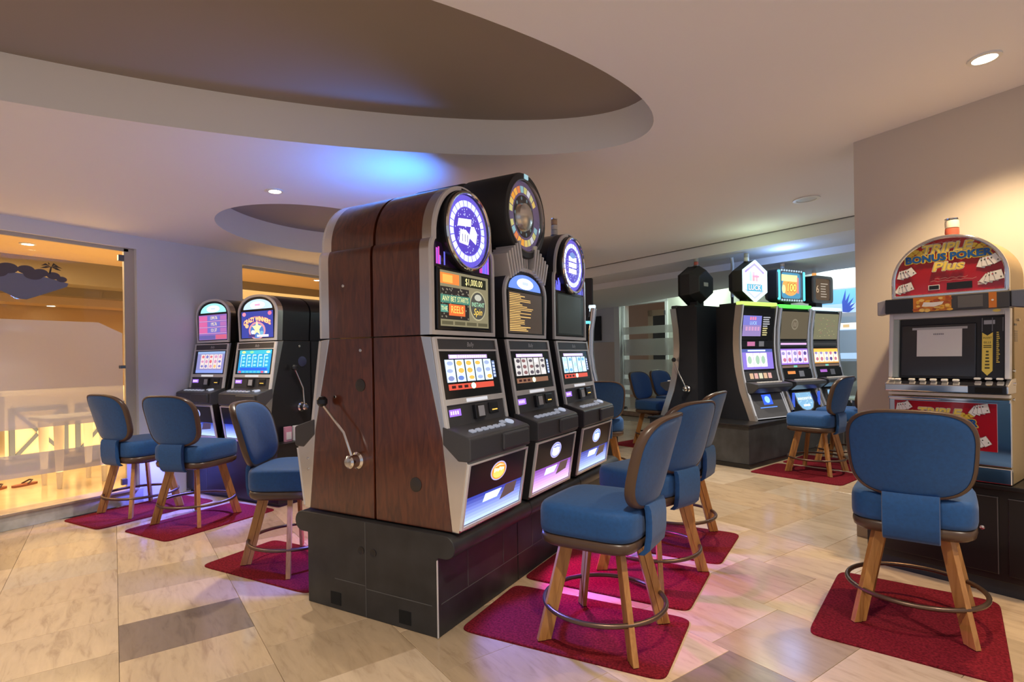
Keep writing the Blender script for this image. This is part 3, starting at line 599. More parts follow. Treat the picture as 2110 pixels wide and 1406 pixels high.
def lever(parent, x, q0, z0, q1, z1, bend):
    h = MB(); h.lathe([(0.045, 0.0), (0.045, 0.02), (0.034, 0.03), (0.034, 0.075), (0.024, 0.085), (0.001, 0.086)], (x, -q0, z0), (1, 0, 0), CHROME, 24); hub = h.build('lever_hub', parent, sharp=40)
    m = MB(); xa = x + 0.055; m.tube([(xa, -q0, z0 + 0.03), (xa, -(q0 + (q1 - q0) * bend[0]), z0 + (z1 - z0) * bend[1]), (xa, -q1, z1)], 0.008, CHROME, 10); m.build('lever_arm', hub)
    m = MB(); m.lathe([(0.001, -0.03), (0.017, -0.026), (0.028, -0.011), (0.028, 0.011), (0.017, 0.026), (0.001, 0.03)], (xa, -q1, z1 + 0.012), (0, 0, 1), BLACK, 16); m.build('lever_knob', hub)
def beacon(parent, x, y, z, cols, r=0.022, h=0.13):
    m = MB(); k = len(cols); z0 = z
    m.lathe([(r * 1.25, 0), (r * 1.25, h * 0.10), (r, h * 0.12)], (x, y, z), (0, 0, 1), GUN, 16); b = m.build('beacon_base', parent)
    for i, c in enumerate(cols):
        t = MB(); q = h * 0.12 + h * 0.8 * i / k; e_ = h * 0.12 + h * 0.8 * (i + 1) / k - 0.004; t.lathe([(r, q), (r * 1.04, (q + e_) / 2), (r, e_), (r * 0.6, e_ + 0.002)], (x, y, z), (0, 0, 1), c, 16); t.build('beacon_lens', b)
    t = MB(); t.lathe([(r * 1.05, h * 0.92), (r * 1.05, h * 0.98), (r * 0.4, h), (0.001, h)], (x, y, z), (0, 0, 1), CHROME, 16); t.build('beacon_cap', b)
def arch_wheel(hw, n=28):
    p = [(-hw, 0.955), (hw, 0.955), (hw, 1.375)]
    for k in range(1, 6): a = PI / 2 * k / 5; p.append((hw - 0.024 * (1 - math.cos(a)), 1.375 + 0.06 * math.sin(a)))
    r = hw - 0.024; 
    for k in range(1, n): a = PI * k / n; p.append((r * math.cos(a), 1.455 + (1.745 - 1.455) * math.sin(a)))
    for k in range(5, 0, -1): a = PI / 2 * k / 5; p.append((-hw + 0.024 * (1 - math.cos(a)), 1.375 + 0.06 * math.sin(a)))
    p.append((-hw, 1.375)); return p
def arch_round(hw, n=24):
    p = [(-hw * 0.94, 0.955), (hw * 0.94, 0.955), (hw, 1.225)]
    for k in range(1, n): a = PI * k / n; p.append((hw * math.copysign(abs(math.cos(a)) ** 0.86, math.cos(a)), 1.225 + 0.175 * math.sin(a) ** 0.95))
    p.append((-hw, 1.225)); return p
def inset(p, d):
    xs = [a for a, b in p]; zs = [b for a, b in p]; cx, c_z = 0, (min(zs) + max(zs)) / 2; fx = 1 - d / max(xs); fz = 1 - d / ((max(zs) - min(zs)) / 2)
    return [(a * fx, c_z + (b - c_z) * fz) for a, b in p]
def tower(name, loc, rz, label, group, top='wheel', wood=False, silver=True, art=0, lev=None, tray='blue', hw=0.295):
    t = empty(name, loc, rz, label, 'slot machine', group)
    side = WOODSIDE if wood else BLACK; tr = SILVER if silver else BLACKM
    m = MB(); m.prism([(0.002, 0), (0.485, 0), (0.434, 0.445), (0.312, 0.95), (0.002, 0.95)], YZ, -hw, hw, side); m.build('lower_cabinet', t, bevel=0.004)
    m = MB(); m.prism([(0.486, 0), (0.526, 0), (0.580, 0.343), (0.47, 0.47), (0.45, 0.50), (0.375, 0.945), (0.313, 0.95), (0.435, 0.445)], YZ, -hw, hw, tr); m.build('front_shroud', t, bevel=0.003)
    out = arch_wheel(hw) if top == 'wheel' else arch_round(hw); fn = lambda a, b, q: Vector((a, -q, b))
    m = MB(); m.prism(out, fn, 0.004, 0.312, side, True); m.build('upper_cabinet', t, sharp=30)
    m = MB(); inn = inset(out, 0.022); m.prism(out, fn, 0.313, 0.37, tr, True); m.ringband(out, inn, fn, 0.37, 0.386, FRAME, True); m.build('upper_trim', t, sharp=30)
    m = MB(); m.prism(inn, fn, 0.366, 0.374, BLACK); m.build('upper_panel', t)
    # lower front: bars, header, monitor, player panel
    o = Vector((0, -0.455, 0.492)); V = Vector((0, 0.073, 0.45)).normalized(); U = Vector((1, 0, 0)); N_ = U.cross(V); F0 = (o + N_ * 0.012, U, V)
    rotm = Matrix((U, -N_, V)).transposed()
    def bar(mb, x0, v0, x1, v1, th, mt, base=-0.004): mb.box(o + U * ((x0 + x1) / 2) + V * ((v0 + v1) / 2) + N_ * (base + th / 2), (x1 - x0, th, v1 - v0), mt, rotm)
    m = MB()
    for s_ in (-1, 1): bar(m, min(s_ * hw, s_ * (hw - 0.022)), 0, max(s_ * hw, s_ * (hw - 0.022)), 0.455, 0.018, FRAME)
    for v0, v1 in ((0.112, 0.142), (0.383, 0.393), (0.445, 0.455)): bar(m, -hw + 0.022, v0, hw - 0.022, v1, 0.018, FRAME)
    fo = m.build('front_frame', t, bevel=0.0015, seg=1)
    m = MB(); m.rect((o + N_ * 0.0142, U, V), -0.10, 0.118, 0.10, 0.136, em((0.85, 0.85, 0.9), 0.7), 1); m.build('name_label', fo)
    m = MB(); bar(m, -hw + 0.022, 0.393, hw - 0.022, 0.445, 0.012, CHAR); h_ = m.build('header_panel', t)
    m = MB(); m.text((o + N_ * 0.0085, U, V), 'Bally', (0.02, 0.419), 0.034, pbr('logo_silver', (0.6, 0.6, 0.62), 0.3), 1, shear=0.3); m.build('logo_print', h_)
    m = MB(); bar(m, -hw + 0.022, 0.142, hw - 0.022, 0.383, 0.010, DARKGLASS); mo = m.build('reel_monitor', t)
    Fm = (o + N_ * 0.0066, U, V); m = MB()
    if art in (1, 2, 3):
        m.rect(Fm, -0.19, 0.345, 0.17, 0.366, em((0.62, 0.45, 0.85), 1.1), 1); m.rect(Fm, -0.18, 0.349, -0.12, 0.362, WHITE, 2)
        [m.rect(Fm, -0.11 + i_ * 0.021, 0.350, -0.096 + i_ * 0.021, 0.361, WHITE, 2) for i_ in range(13)]
        if art == 1: reels(m, Fm, -0.235, 0.225, 0.205, 0.34, 5, (0.62, 0.78, 1.0), [(0.15, 0.25, 0.7), (0.25, 0.3, 0.6), (1.0, 0.55, 0.1), (0.4, 0.5, 0.8)], seed=4)
        if art == 2: reels(m, Fm, -0.225, 0.23, 0.19, 0.34, 5, (0.75, 0.72, 0.70), [(0.10, 0.08, 0.10), (0.25, 0.12, 0.12), (0.9, 0.9, 0.95)], seed=8, st=1.0)
        if art == 3: reels(m, Fm, -0.225, 0.225, 0.20, 0.34, 5, (0.55, 0.80, 1.0), [(0.9, 0.95, 1.0), (0.2, 0.5, 0.8), (0.5, 0.9, 0.9)], seed=9)
        rc = (0.80, 0.10, 0.06) if art != 2 else (0.30, 0.14, 0.08); m.rect(Fm, -0.225, 0.185, 0.20, 0.215, em(rc, 0.9), 1)
        for i in range(4): m.rect(Fm, -0.20 + i * 0.055, 0.193, -0.165 + i * 0.055, 0.207, em((0.12, 0.02, 0.02), 0.3), 2)
        m.disc(Fm, (-0.005, 0.20), 0.022, 0.016, em((0.85, 1.0, 0.55), 2.0), 3); m.rect(Fm, 0.21, 0.235, 0.238, 0.33, em((0.2, 0.3, 0.6), 0.7), 1)
        for i in range(5): m.rect(Fm, 0.212, 0.24 + i * 0.018, 0.236, 0.25 + i * 0.018, em((0.7, 0.8, 1.0), 0.9), 2)
    elif art == 4:     # fruit grid
        m.rect(Fm, -0.22, 0.155, 0.235, 0.375, em((0.30, 0.30, 0.62), 0.9), 1); reels(m, Fm, -0.16, 0.20, 0.20, 0.345, 5, (0.88, 0.74, 0.70), [(0.7, 0.15, 0.2), (0.2, 0.2, 0.55), (0.8, 0.5, 0.2), (0.65, 0.3, 0.5)], seed=3, st=1.0)
        m.rect(Fm, -0.22, 0.155, 0.235, 0.185, em((0.25, 0.35, 0.8), 1.0), 2); m.rect(Fm, -0.22, 0.352, 0.235, 0.375, em((0.30, 0.45, 0.75), 1.0), 2)
    elif art == 5:     # turquoise letters
        m.rect(Fm, -0.235, 0.155, 0.24, 0.378, em((0.02, 0.35, 0.75), 1.0), 1); m.rect(Fm, -0.235, 0.34, 0.24, 0.378, em((0.05, 0.55, 0.72), 1.0), 2)
        for i in range(5):
            x = -0.20 + i * 0.085; m.rect(Fm, x, 0.215, x + 0.075, 0.335, em((0.03, 0.40, 0.72), 1.0), 2); m.rect(Fm, x, 0.325, x + 0.05, 0.334, em((0.7, 0.95, 1.0), 1.2), 3); m.rect(Fm, x, 0.215, x + 0.008, 0.334, em((0.7, 0.95, 1.0), 1.2), 3)
            for k in range(3): m.disc(Fm, (x + 0.042, 0.232 + k * 0.034), 0.022, 0.011, em((0.25, 0.72, 0.95), 1.1), 3, 8)
        m.rect(Fm, -0.2, 0.182, 0.2, 0.208, em((0.02, 0.12, 0.75), 1.1), 3)
        for i in range(8): m.rect(Fm, -0.22 + i * 0.056, 0.158, -0.18 + i * 0.056, 0.176, em(rp.choice([(0.85, 0.1, 0.2), (0.1, 0.6, 0.8), (0.9, 0.85, 0.9)]), 0.9), 3)
        for x, c in ((-0.17, (0.95, 0.85, 0.3)), (0.19, (0.95, 0.9, 0.5)), (-0.05, (0.3, 0.9, 0.4))): m.disc(Fm, (x, 0.358), 0.03, 0.012, em(c, 1.0), 3, 10)
    m.build('screen_print', mo)
    m = MB(); bar(m, -hw + 0.022, 0.0, hw - 0.022, 0.112, 0.008, CHAR); pp = m.build('player_panel', t)
    Fp = (o + N_ * 0.0046, U, V); m = MB(); m.rect(Fp, -0.25, 0.055, -0.15, 0.09, em((0.35, 0.16, 0.8), 1.2), 1); [m.rect(Fp, -0.24 + i_ * 0.019, 0.064, -0.228 + i_ * 0.019, 0.082, em((0.75, 0.6, 1.0), 1.4), 2) for i_ in range(4)]; m.build('display_print', pp)
    m = MB(); bar(m, -0.045, 0.025, 0.045, 0.10, 0.03, BLACK); b1 = m.build('card_reader', pp, bevel=0.004); m = MB(); m.rect((o + N_ * 0.0264, U, V), -0.022, 0.035, 0.036, 0.09, pbr('reader_face', (0.45, 0.46, 0.50), 0.3), 1); m.build('reader_face', b1)
    m = MB(); bar(m, 0.11, 0.04, 0.20, 0.10, 0.018, BLACK); b2 = m.build('bill_acceptor', pp, bevel=0.004); m = MB(); m.rect((o + N_ * 0.0144, U, V), 0.13, 0.055, 0.185, 0.062, em((1.0, 0.6, 0.1), 1.0), 1); m.build('slot_light', b2)
    # button deck
    m = MB(); m.prism([(0.44, 0.505), (0.462, 0.50), (0.590, 0.462), (0.602, 0.452), (0.602, 0.352), (0.588, 0.344), (0.53, 0.344), (0.44, 0.42)], YZ, -hw - 0.004, hw + 0.004, CHAR); dk = m.build('button_deck', t, bevel=0.006)
    m = MB(); m.box((0.125, -0.609, 0.405), (0.27, 0.022, 0.085), CHAR); m.build('deck_boss', dk, bevel=0.009)
    V2 = Vector((0, 0.128, 0.038)).normalized(); N2 = U.cross(V2); rot2 = Matrix((U, -N2, V2)).transposed(); o2 = Vector((0, -0.592, 0.4625))
    for i in range(8):
        m = MB(); x = -0.2 + i * 0.056; big = i == 7
        if big: m.lathe([(0.026, 0), (0.026, 0.008), (0.02, 0.012), (0.001, 0.012)], o2 + U * x + V2 * 0.065, N2, em((0.7, 0.78, 1.0), 0.5), 16)
        else: m.box(o2 + U * x + V2 * (0.045 if i < 6 else 0.075) + N2 * 0.004, (0.036, 0.009, 0.028), em((0.62, 0.66, 0.80), 0.35), rot2)
        m.build('button', dk, bevel=0 if big else 0.002, seg=1)
    # belly door and lit tray
    o3 = Vector((0, -0.5285, 0.014)); V3 = Vector((0, -0.0535, 0.329)).normalized(); N3 = U.cross(V3); rot3 = Matrix((U, -N3, V3)).transposed()
    def bar3(mb, x0, v0, x1, v1, th, mt, base=-0.002): mb.box(o3 + U * ((x0 + x1) / 2) + V3 * ((v0 + v1) / 2) + N3 * (base + th / 2), (x1 - x0, th, v1 - v0), mt, rot3)
    m = MB()
    for s_ in (-1, 1): bar3(m, min(s_ * hw, s_ * (hw - 0.016)), 0, max(s_ * hw, s_ * (hw - 0.016)), 0.326, 0.014, FRAME)
    bar3(m, -hw + .016, 0, hw - .016, 0.016, 0.014, FRAME); bar3(m, -hw + .016, 0.316, hw - .016, 0.326, 0.014, FRAME); m.build('belly_frame', t, bevel=0.0015, seg=1)
    m = MB(); bar3(m, -hw + .016, 0.160, hw - .016, 0.316, 0.008, BLACK); bd = m.build('belly_door', t)
    Fb = (o3 + N3 * 0.0066, U, V3); m = MB(); m.disc(Fb, (0, 0.243), 0.078, 0.05, em((0.55, 0.50, 0.85), 1.0), 1, 28)
    cc = {1: [(0.85, 0.35, 0.05), (1.0, 0.70, 0.15), (1.0, 0.92, 0.6)], 2: [(0.30, 0.35, 0.75), (0.80, 0.85, 1.0), (0.95, 0.95, 1.0)]}.get(art, [(0.15, 0.35, 0.85), (0.70, 0.85, 1.0), (0.9, 0.95, 1.0)])
    m.disc(Fb, (0, 0.243), 0.070, 0.044, em(cc[0], 1.0), 2, 28); m.disc(Fb, (0, 0.232), 0.055, 0.026, em(cc[1], 1.1), 3, 20)
    for i in range(6): m.rect(Fb, -0.05 + i * 0.017, 0.240 + 0.003 * (i % 2), -0.037 + i * 0.017, 0.262 - 0.003 * (i % 3), em(cc[2], 1.4), 4)
    m.flat(Fb, [(-0.06, 0.266), (0.0, 0.280), (0.06, 0.266), (0.0, 0.272)], em(cc[2], 1.2), 4); m.build('logo_print', bd)
    m = MB(); bar3(m, -hw + .016, 0.016, hw - .016, 0.160, 0.004, BLACK); ty = m.build('coin_tray', t); Ft = (o3 + N3 * 0.0026, U, V3); m = MB()
    lo, hi = {'blue': ((0.38, 0.52, 1.0), (0.05, 0.09, 0.62)), 'violet': ((0.80, 0.50, 1.0), (0.38, 0.12, 0.70))}[tray]
    for i in range(8):
        f = i / 7; col = tuple(a * (1 - f) + b * f for a, b in zip(lo, hi)); m.rect(Ft, -hw + .022, 0.020 + i * 0.0165, hw - .022, 0.020 + (i + 1) * 0.0165, em(col, 1.5 - 0.8 * f), 1)
    m.flat(Ft, [(-0.12, 0.10), (0.02, 0.10), (0.06, 0.14), (-0.10, 0.14)], em((0.55, 0.72, 1.0), 1.6), 2); m.flat(Ft, [(0.05, 0.075), (0.20, 0.09), (0.22, 0.148), (0.10, 0.148)], pbr('tray_plate', (0.30, 0.28, 0.30), 0.3), 2); m.build('tray_print', ty)
    lc = (0.14, 0.16, 1.0) if tray == 'blue' else (0.85, 0.06, 0.9)
    g = lamp('SPOT', (0, -0.60, 0.08), (90 if art > 3 else 38) if tray == 'blue' else 40, lc, aim=(0, -1.0, -0.50), spot_size=R(92), spot_blend=0.35, shadow_soft_size=0.03); g.parent = t
    # the top
    Fu = (Vector((0, -0.3742, 0)), U, Vector((0, 0, 1)))
    if top == 'wheel':
        m = MB(); m.box((0, -0.378, 1.14), (0.50, 0.014, 0.315), DARKGLASS); um = m.build('top_monitor', t, bevel=0.006); Fq = (Vector((0, -0.3852, 0)), U, Vector((0, 0, 1))); m = MB()
        if art == 1:
            m.rect(Fq, -0.225, 1.0, 0.225, 1.282, em((0.35, 0.31, 0.18), 0.7), 1); m.rect(Fq, -0.225, 1.215, -0.06, 1.27, em((0.85, 0.25, 0.05), 1.0), 2); m.rect(Fq, -0.205, 1.222, -0.12, 1.262, em((1.0, 0.5, 0.1), 1.0), 3)
            m.rect(Fq, -0.04, 1.215, 0.20, 1.268, em((0.05, 0.06, 0.03), 0.2), 2); m.text(Fq, '$1,000.00', (0.08, 1.241), 0.05, em((0.95, 0.85, 0.35), 1.3), 3, sx=0.85)
            m.rect(Fq, -0.225, 1.035, 0.03, 1.20, em((0.06, 0.05, 0.05), 0.3), 2)
            for i in range(60): m.disc(Fq, (-0.215 + 0.24 * rp.random(), 1.04 + 0.155 * rp.random()), 0.006, 0.005, em((0.30, 0.27, 0.20), 0.7), 3, 6)
            m.rect(Fq, -0.225, 1.118, 0.04, 1.16, em((0.10, 0.32, 0.24), 0.7), 4); m.text(Fq, 'ANY BET STARTS', (-0.095, 1.139), 0.038, em((0.85, 0.80, 0.35), 1.2), 5, sx=0.80)
            m.rect(Fq, -0.225, 1.07, -0.165, 1.108, em((0.12, 0.38, 0.30), 0.8), 4); m.text(Fq, 'THE', (-0.195, 1.088), 0.030, em((0.9, 0.85, 0.4), 1.1), 5); m.rect(Fq, -0.155, 1.055, -0.01, 1.114, em((0.80, 0.16, 0.04), 1.0), 4); m.text(Fq, 'REELS', (-0.083, 1.085), 0.052, em((1.0, 0.62, 0.12), 1.3), 5, sx=0.85)
            m.disc(Fq, (0.115, 1.12), 0.082, 0.082, em((0.55, 0.50, 0.30), 0.8), 4, 28); m.disc(Fq, (0.115, 1.12), 0.074, 0.074, em((0.14, 0.14, 0.12), 0.5), 5, 28); m.disc(Fq, (0.115, 1.165), 0.035, 0.018, em((0.6, 0.6, 0.5), 0.9), 6)
            m.text(Fq, 'INSTANT', (0.115, 1.125), 0.034, em((0.45, 0.85, 0.55), 1.1), 6, sx=0.9); m.text(Fq, 'Spin', (0.115, 1.085), 0.052, em((1.0, 0.65, 0.1), 1.2), 6, shear=0.25)
            for i in range(4): m.rect(Fq, -0.215 + i * 0.11, 1.008, -0.12 + i * 0.11, 1.026, em((0.20, 0.18, 0.10), 0.5), 3)
        else:
            m.rect(Fq, -0.225, 1.0, 0.20, 1.282, pbr('idle_screen', (0.10, 0.13, 0.12), 0.12), 1)
        m.build('screen_print', um)
        m = MB(); m.rect(Fu, -0.265, 1.305, 0.265, 1.42, pbr('purple_glass', (0.03, 0.01, 0.06), 0.15), 1)
        for i in range(26):
            x = rp.uniform(0.16, 0.26) * rp.choice((-1, 1)); h = rp.uniform(0.03, 0.11); m.rect(Fu, x - 0.006, 1.31, x + 0.006, 1.31 + h, em((0.75, 0.08, 0.55) if rp.random() < 0.5 and art == 1 else (0.15, 0.15, 0.8), 1.0), 2)
        m.build('art_print', t)
        c = (0, 1.508); r = 0.205; m = MB(); m.lathe([(r + 0.008, 0.0), (r + 0.008, 0.035), (r, 0.045), (r - 0.012, 0.045), (r - 0.016, 0.03)], (0, -0.372, c[1]), (0, -1, 0), BLACK, 48); wr = m.build('wheel_bezel', t)
        m = MB(); m.tube([(c[0] + (r - 0.004) * math.cos(2 * PI * k / 48), -0.418, c[1] + (r - 0.004) * math.sin(2 * PI * k / 48)) for k in range(48)], 0.009, CHROME, 8, True); m.build('wheel_ring', wr)
        Fw = (Vector((0, -0.404, 0)), U, Vector((0, 0, 1))); m = MB(); m.disc(Fw, c, r - 0.012, r - 0.012, em((0.16, 0.12, 0.80), 0.95), 1, 40); m.disc(Fw, c, 0.125, 0.125, em((0.10, 0.06, 0.62), 0.9), 2, 36)
        segring(m, Fw, c, 0.130, 0.162, 24, lambda i: em((0.80, 0.86, 1.0) if i % 3 else (0.62, 0.70, 1.0), 1.4), 3)
        for i in range(70): a = rp.uniform(0, 2 * PI); q = 0.118 * math.sqrt(rp.random()); m.disc(Fw, (c[0] + q * math.cos(a), c[1] + q * math.sin(a)), 0.004, 0.004, em((0.55, 0.6, 1.0), 1.2), 3, 6)
        if art == 1:
            m.flat(Fw, [(-0.095, c[1] + 0.015), (0.03, c[1] + 0.03), (0.035, c[1] + 0.07), (-0.085, c[1] + 0.055)], WHITE, 4)
            m.flat(Fw, [(-0.08, c[1] - 0.07), (0.0, c[1] - 0.075), (0.02, c[1] - 0.02), (-0.02, c[1] + 0.005), (-0.07, c[1] - 0.0)], WHITE, 4); m.flat(Fw, [(0.01, c[1] - 0.03), (0.075, c[1] - 0.06), (0.09, c[1] - 0.0), (0.06, c[1] + 0.035), (0.03, c[1] + 0.03)], WHITE, 4)
            for x in (-0.055, -0.03, -0.008): m.rect(Fw, x, c[1] - 0.06, x + 0.006, c[1] - 0.02, em((0.12, 0.1, 0.5), 0.6), 5)
        else:
            for k in range(3): m.rect(Fw, -0.07, c[1] - 0.06 + k * 0.045, 0.07, c[1] - 0.025 + k * 0.045, WHITE, 4)
            m.disc(Fw, (c[0], c[1] + 0.075), 0.05, 0.022, em((0.2, 0.35, 0.8), 0.9), 5)
        m.build('wheel_print', wr)
        m = MB(); m.lathe([(r - 0.014, 0.0), (r * 0.75, 0.022), (r * 0.4, 0.032), (0.001, 0.036)], (0, -0.412, c[1]), (0, -1, 0), GLASS, 40); m.build('wheel_dome', wr)
        m = MB(); m.box((0, -0.385, 1.728), (0.05, 0.006, 0.014), BLACK); m.build('top_latch', t)
    else:
        F0u = (Vector((0, -0.3742, 0)), U, Vector((0, 0, 1)))
        m = MB(); cart = [(0.215 * math.cos(PI * k / 18), 1.262 + 0.095 * math.sin(PI * k / 18)) for k in range(19)]; ccol = {4: (0.35, 0.85, 0.80), 5: (0.55, 0.75, 1.0)}.get(art, (0.15, 0.28, 0.95))
        m.flat(F0u, cart, em(ccol, 1.1), 1); m.disc(F0u, (0, 1.30), 0.11, 0.035, em((0.85, 0.95, 1.0), 1.6), 2); m.rect(F0u, -0.04, 1.292, 0.04, 1.312, em((0.6, 0.7, 0.95) if art != 5 else (0.9, 0.4, 0.6), 1.1), 3)
        m.build('cartouche_print', t)
        m = MB(); m.box((0, -0.376, 1.112), (0.50, 0.012, 0.275), DARKGLASS); um = m.build('top_monitor', t, bevel=0.005); Fq = (Vector((0, -0.3822, 0)), U, Vector((0, 0, 1))); m = MB()
        if art == 2:
            m.rect(Fq, -0.23, 0.985, 0.215, 1.24, em((0.10, 0.065, 0.045), 0.6), 1)
            for i in range(22):
                L_ = rp.uniform(0.10, 0.36); y = 1.228 - i * 0.0108; m.rect(Fq, -0.22, y - 0.0036, -0.22 + L_, y + 0.0022, em((0.95, 0.58, 0.18), rp.uniform(0.6, 1.0)), 2)
        elif art == 4:
            m.rect(Fq, -0.235, 0.985, 0.235, 1.24, em((0.30, 0.16, 0.52), 0.9), 1)
            for i, tx in enumerate(('1399.76', '195.76', '121.37')):
                y = 1.205 - i * 0.062; m.rect(Fq, -0.23, y - 0.026, -0.09, y + 0.026, em((0.75, 0.15, 0.40), 0.9), 2); m.rect(Fq, -0.08, y - 0.024, 0.12, y + 0.024, em((0.20, 0.18, 0.62), 0.9), 2); m.text(Fq, tx, (0.02, y), 0.045, em((1.0, 0.80, 0.35), 1.3), 3, sx=0.85); m.rect(Fq, 0.13, y - 0.02, 0.225, y + 0.02, em((0.55, 0.2, 0.55), 0.8), 2); m.rect(Fq, -0.23, y - 0.032, 0.23, y - 0.028, em((0.9, 0.5, 0.7), 0.9), 2)
            m.rect(Fq, -0.23, 0.99, 0.04, 1.03, em((0.16, 0.14, 0.45), 0.8), 2); m.rect(Fq, 0.05, 0.99, 0.23, 1.035, em((0.7, 0.14, 0.25), 0.9), 2)
        elif art == 5:
            m.rect(Fq, -0.235, 0.985, 0.235, 1.24, em((0.05, 0.07, 0.42), 0.9), 1); k = em((1.0, 0.72, 0.25), 1.3); rd_ = em((0.75, 0.1, 0.2), 0.9)
            m.otext(Fq, 'CRAZY WINNERS', (0, 1.165), 0.06, k, rd_, 3, width=0.40, arc=1.1)
            m.disc(Fq, (0, 1.055), 0.125, 0.085, em((0.80, 0.35, 0.45), 0.9), 2, 24); m.disc(Fq, (0, 1.05), 0.10, 0.07, em((0.10, 0.25, 0.65), 0.9), 3, 24)
            star = [(0.0 + (0.075 if i % 2 == 0 else 0.035) * math.sin(PI * i / 5), 1.075 + (0.075 if i % 2 == 0 else 0.035) * math.cos(PI * i / 5)) for i in range(10)]
            for i in range(10): m.flat(Fq, [(0, 1.075), star[i], star[(i + 1) % 10]], em((1.0, 0.80, 0.35), 1.4), 4)
            for x, y, c in ((-0.19, 1.215, (0.9, 0.3, 0.4)), (0.19, 1.215, (0.9, 0.2, 0.35)), (-0.06, 1.04, (0.95, 0.9, 0.9)), (0.07, 1.03, (0.2, 0.5, 0.7)), (-0.15, 1.1, (0.95, 0.6, 0.3))): m.disc(Fq, (x, y), 0.028, 0.02, em(c, 1.0), 5, 10)
            m.rect(Fq, -0.13, 0.992, -0.03, 1.018, em((0.12, 0.08, 0.35), 0.6), 5); m.rect(Fq, 0.0, 0.992, 0.17, 1.014, em((0.95, 0.9, 0.9), 1.0), 5)
        m.build('screen_print', um)
    if top == 'bigwheel':
        c = (0, 1.735); R_ = 0.272
        m = MB(); m.box((0, -0.20, 1.44), (0.34, 0.30, 0.16), BLACKM); br = m.build('wheel_bracket', t, bevel=0.02)
        for s_ in (-1, 1):
            for i in range(6):
                f = MB(); a = Vector((s_ * (0.075 + 0.030 * i), -0.37, 1.385 - 0.014 * i)); b = Vector((s_ * (0.115 + 0.032 * i), -0.37, 1.56 - 0.020 * i)); d = (b - a)
                f.prism([(-0.007, 0), (0.007, 0), (0.009, d.length), (-0.009, d.length)], lambda u, v, q, a=a, d=d: a + d.normalized() * v + Vector((d.z, 0, -d.x)).normalized() * u + Vector((0, -q, 0)), -0.10, 0.035, FRAME); f.build('fin', br, bevel=0.003)
        for x in (-0.03, 0.0, 0.03): f = MB(); f.box((x, -0.36, 1.44), (0.014, 0.03, 0.13), FRAME); f.build('fin', br)
        m = MB(); m.lathe([(R_ - 0.02, 0.0), (R_, 0.02), (R_, 0.37), (R_ - 0.006, 0.382), (R_ - 0.04, 0.382), (R_ - 0.048, 0.36)], (0, -0.01, c[1]), (0, -1, 0), BLACKM, 56); dr_ = m.build('wheel_drum', t, sharp=30)
        m = MB(); m.tube([((R_ - 0.043) * math.cos(2 * PI * k / 48), -0.39, c[1] + (R_ - 0.043) * math.sin(2 * PI * k / 48)) for k in range(48)], 0.006, GUN, 8, True); m.build('wheel_ring', dr_)
        Fw = (Vector((0, -0.372, 0)), U, Vector((0, 0, 1))); m = MB(); m.disc(Fw, c, 0.225, 0.225, em((0.16, 0.11, 0.22), 0.55), 1, 44); m.disc(Fw, c, 0.135, 0.135, pbr('wheel_core', (0.05, 0.05, 0.06), 0.2), 2, 40)
        pal = [(1.0, 0.50, 0.08), (1.0, 0.42, 0.05), (0.85, 0.60, 0.15), (0.70, 0.65, 0.25), (0.75, 0.75, 0.80), (0.65, 0.62, 0.22), (0.30, 0.55, 0.62), (0.85, 0.25, 0.08)]
        segring(m, Fw, c, 0.150, 0.192, 24, lambda i: None if i in (0, 1, 23, 12) else em(pal[i % 8], 0.75), 3)
        for i in range(10): a = 2 * PI * i / 10 + 1.2; m.disc(Fw, (0.115 * math.cos(a), c[1] + 0.115 * math.sin(a)), 0.010, 0.012, em((0.2, 0.3, 0.35), 0.5), 3, 8)
        m.build('wheel_print', dr_)
        m = MB(); m.lathe([(0.095, 0.0), (0.085, 0.03), (0.05, 0.05), (0.001, 0.055)], (-0.02, -0.373, c[1] - 0.01), (0, -1, 0), pbr('hub_silver', (0.75, 0.74, 0.70), 0.25, 0.9), 32); m.build('wheel_hub', dr_)
        m = MB(); m.lathe([(0.226, 0.0), (0.19, 0.04), (0.12, 0.068), (0.05, 0.08), (0.001, 0.082)], (0, -0.382, c[1]), (0, -1, 0), GLASS, 44); m.build('wheel_dome', dr_)
        m = MB(); m.box((0, -0.39, c[1] + R_ - 0.022), (0.05, 0.012, 0.03), em((0.45, 0.75, 0.85), 0.7)); m.build('pointer_light', dr_)
    if lev: lever(t, hw, *lev)
    return t
def side_disc(t, x, q, z, r, mt, name='side_vent'):
    m = MB(); s_ = 1 if x > 0 else -1; m.lathe([(r, 0), (r, 0.003), (r * 0.85, 0.005), (0.001, 0.005)], (x, -q, z), (s_, 0, 0), mt, 24); m.build(name, t)

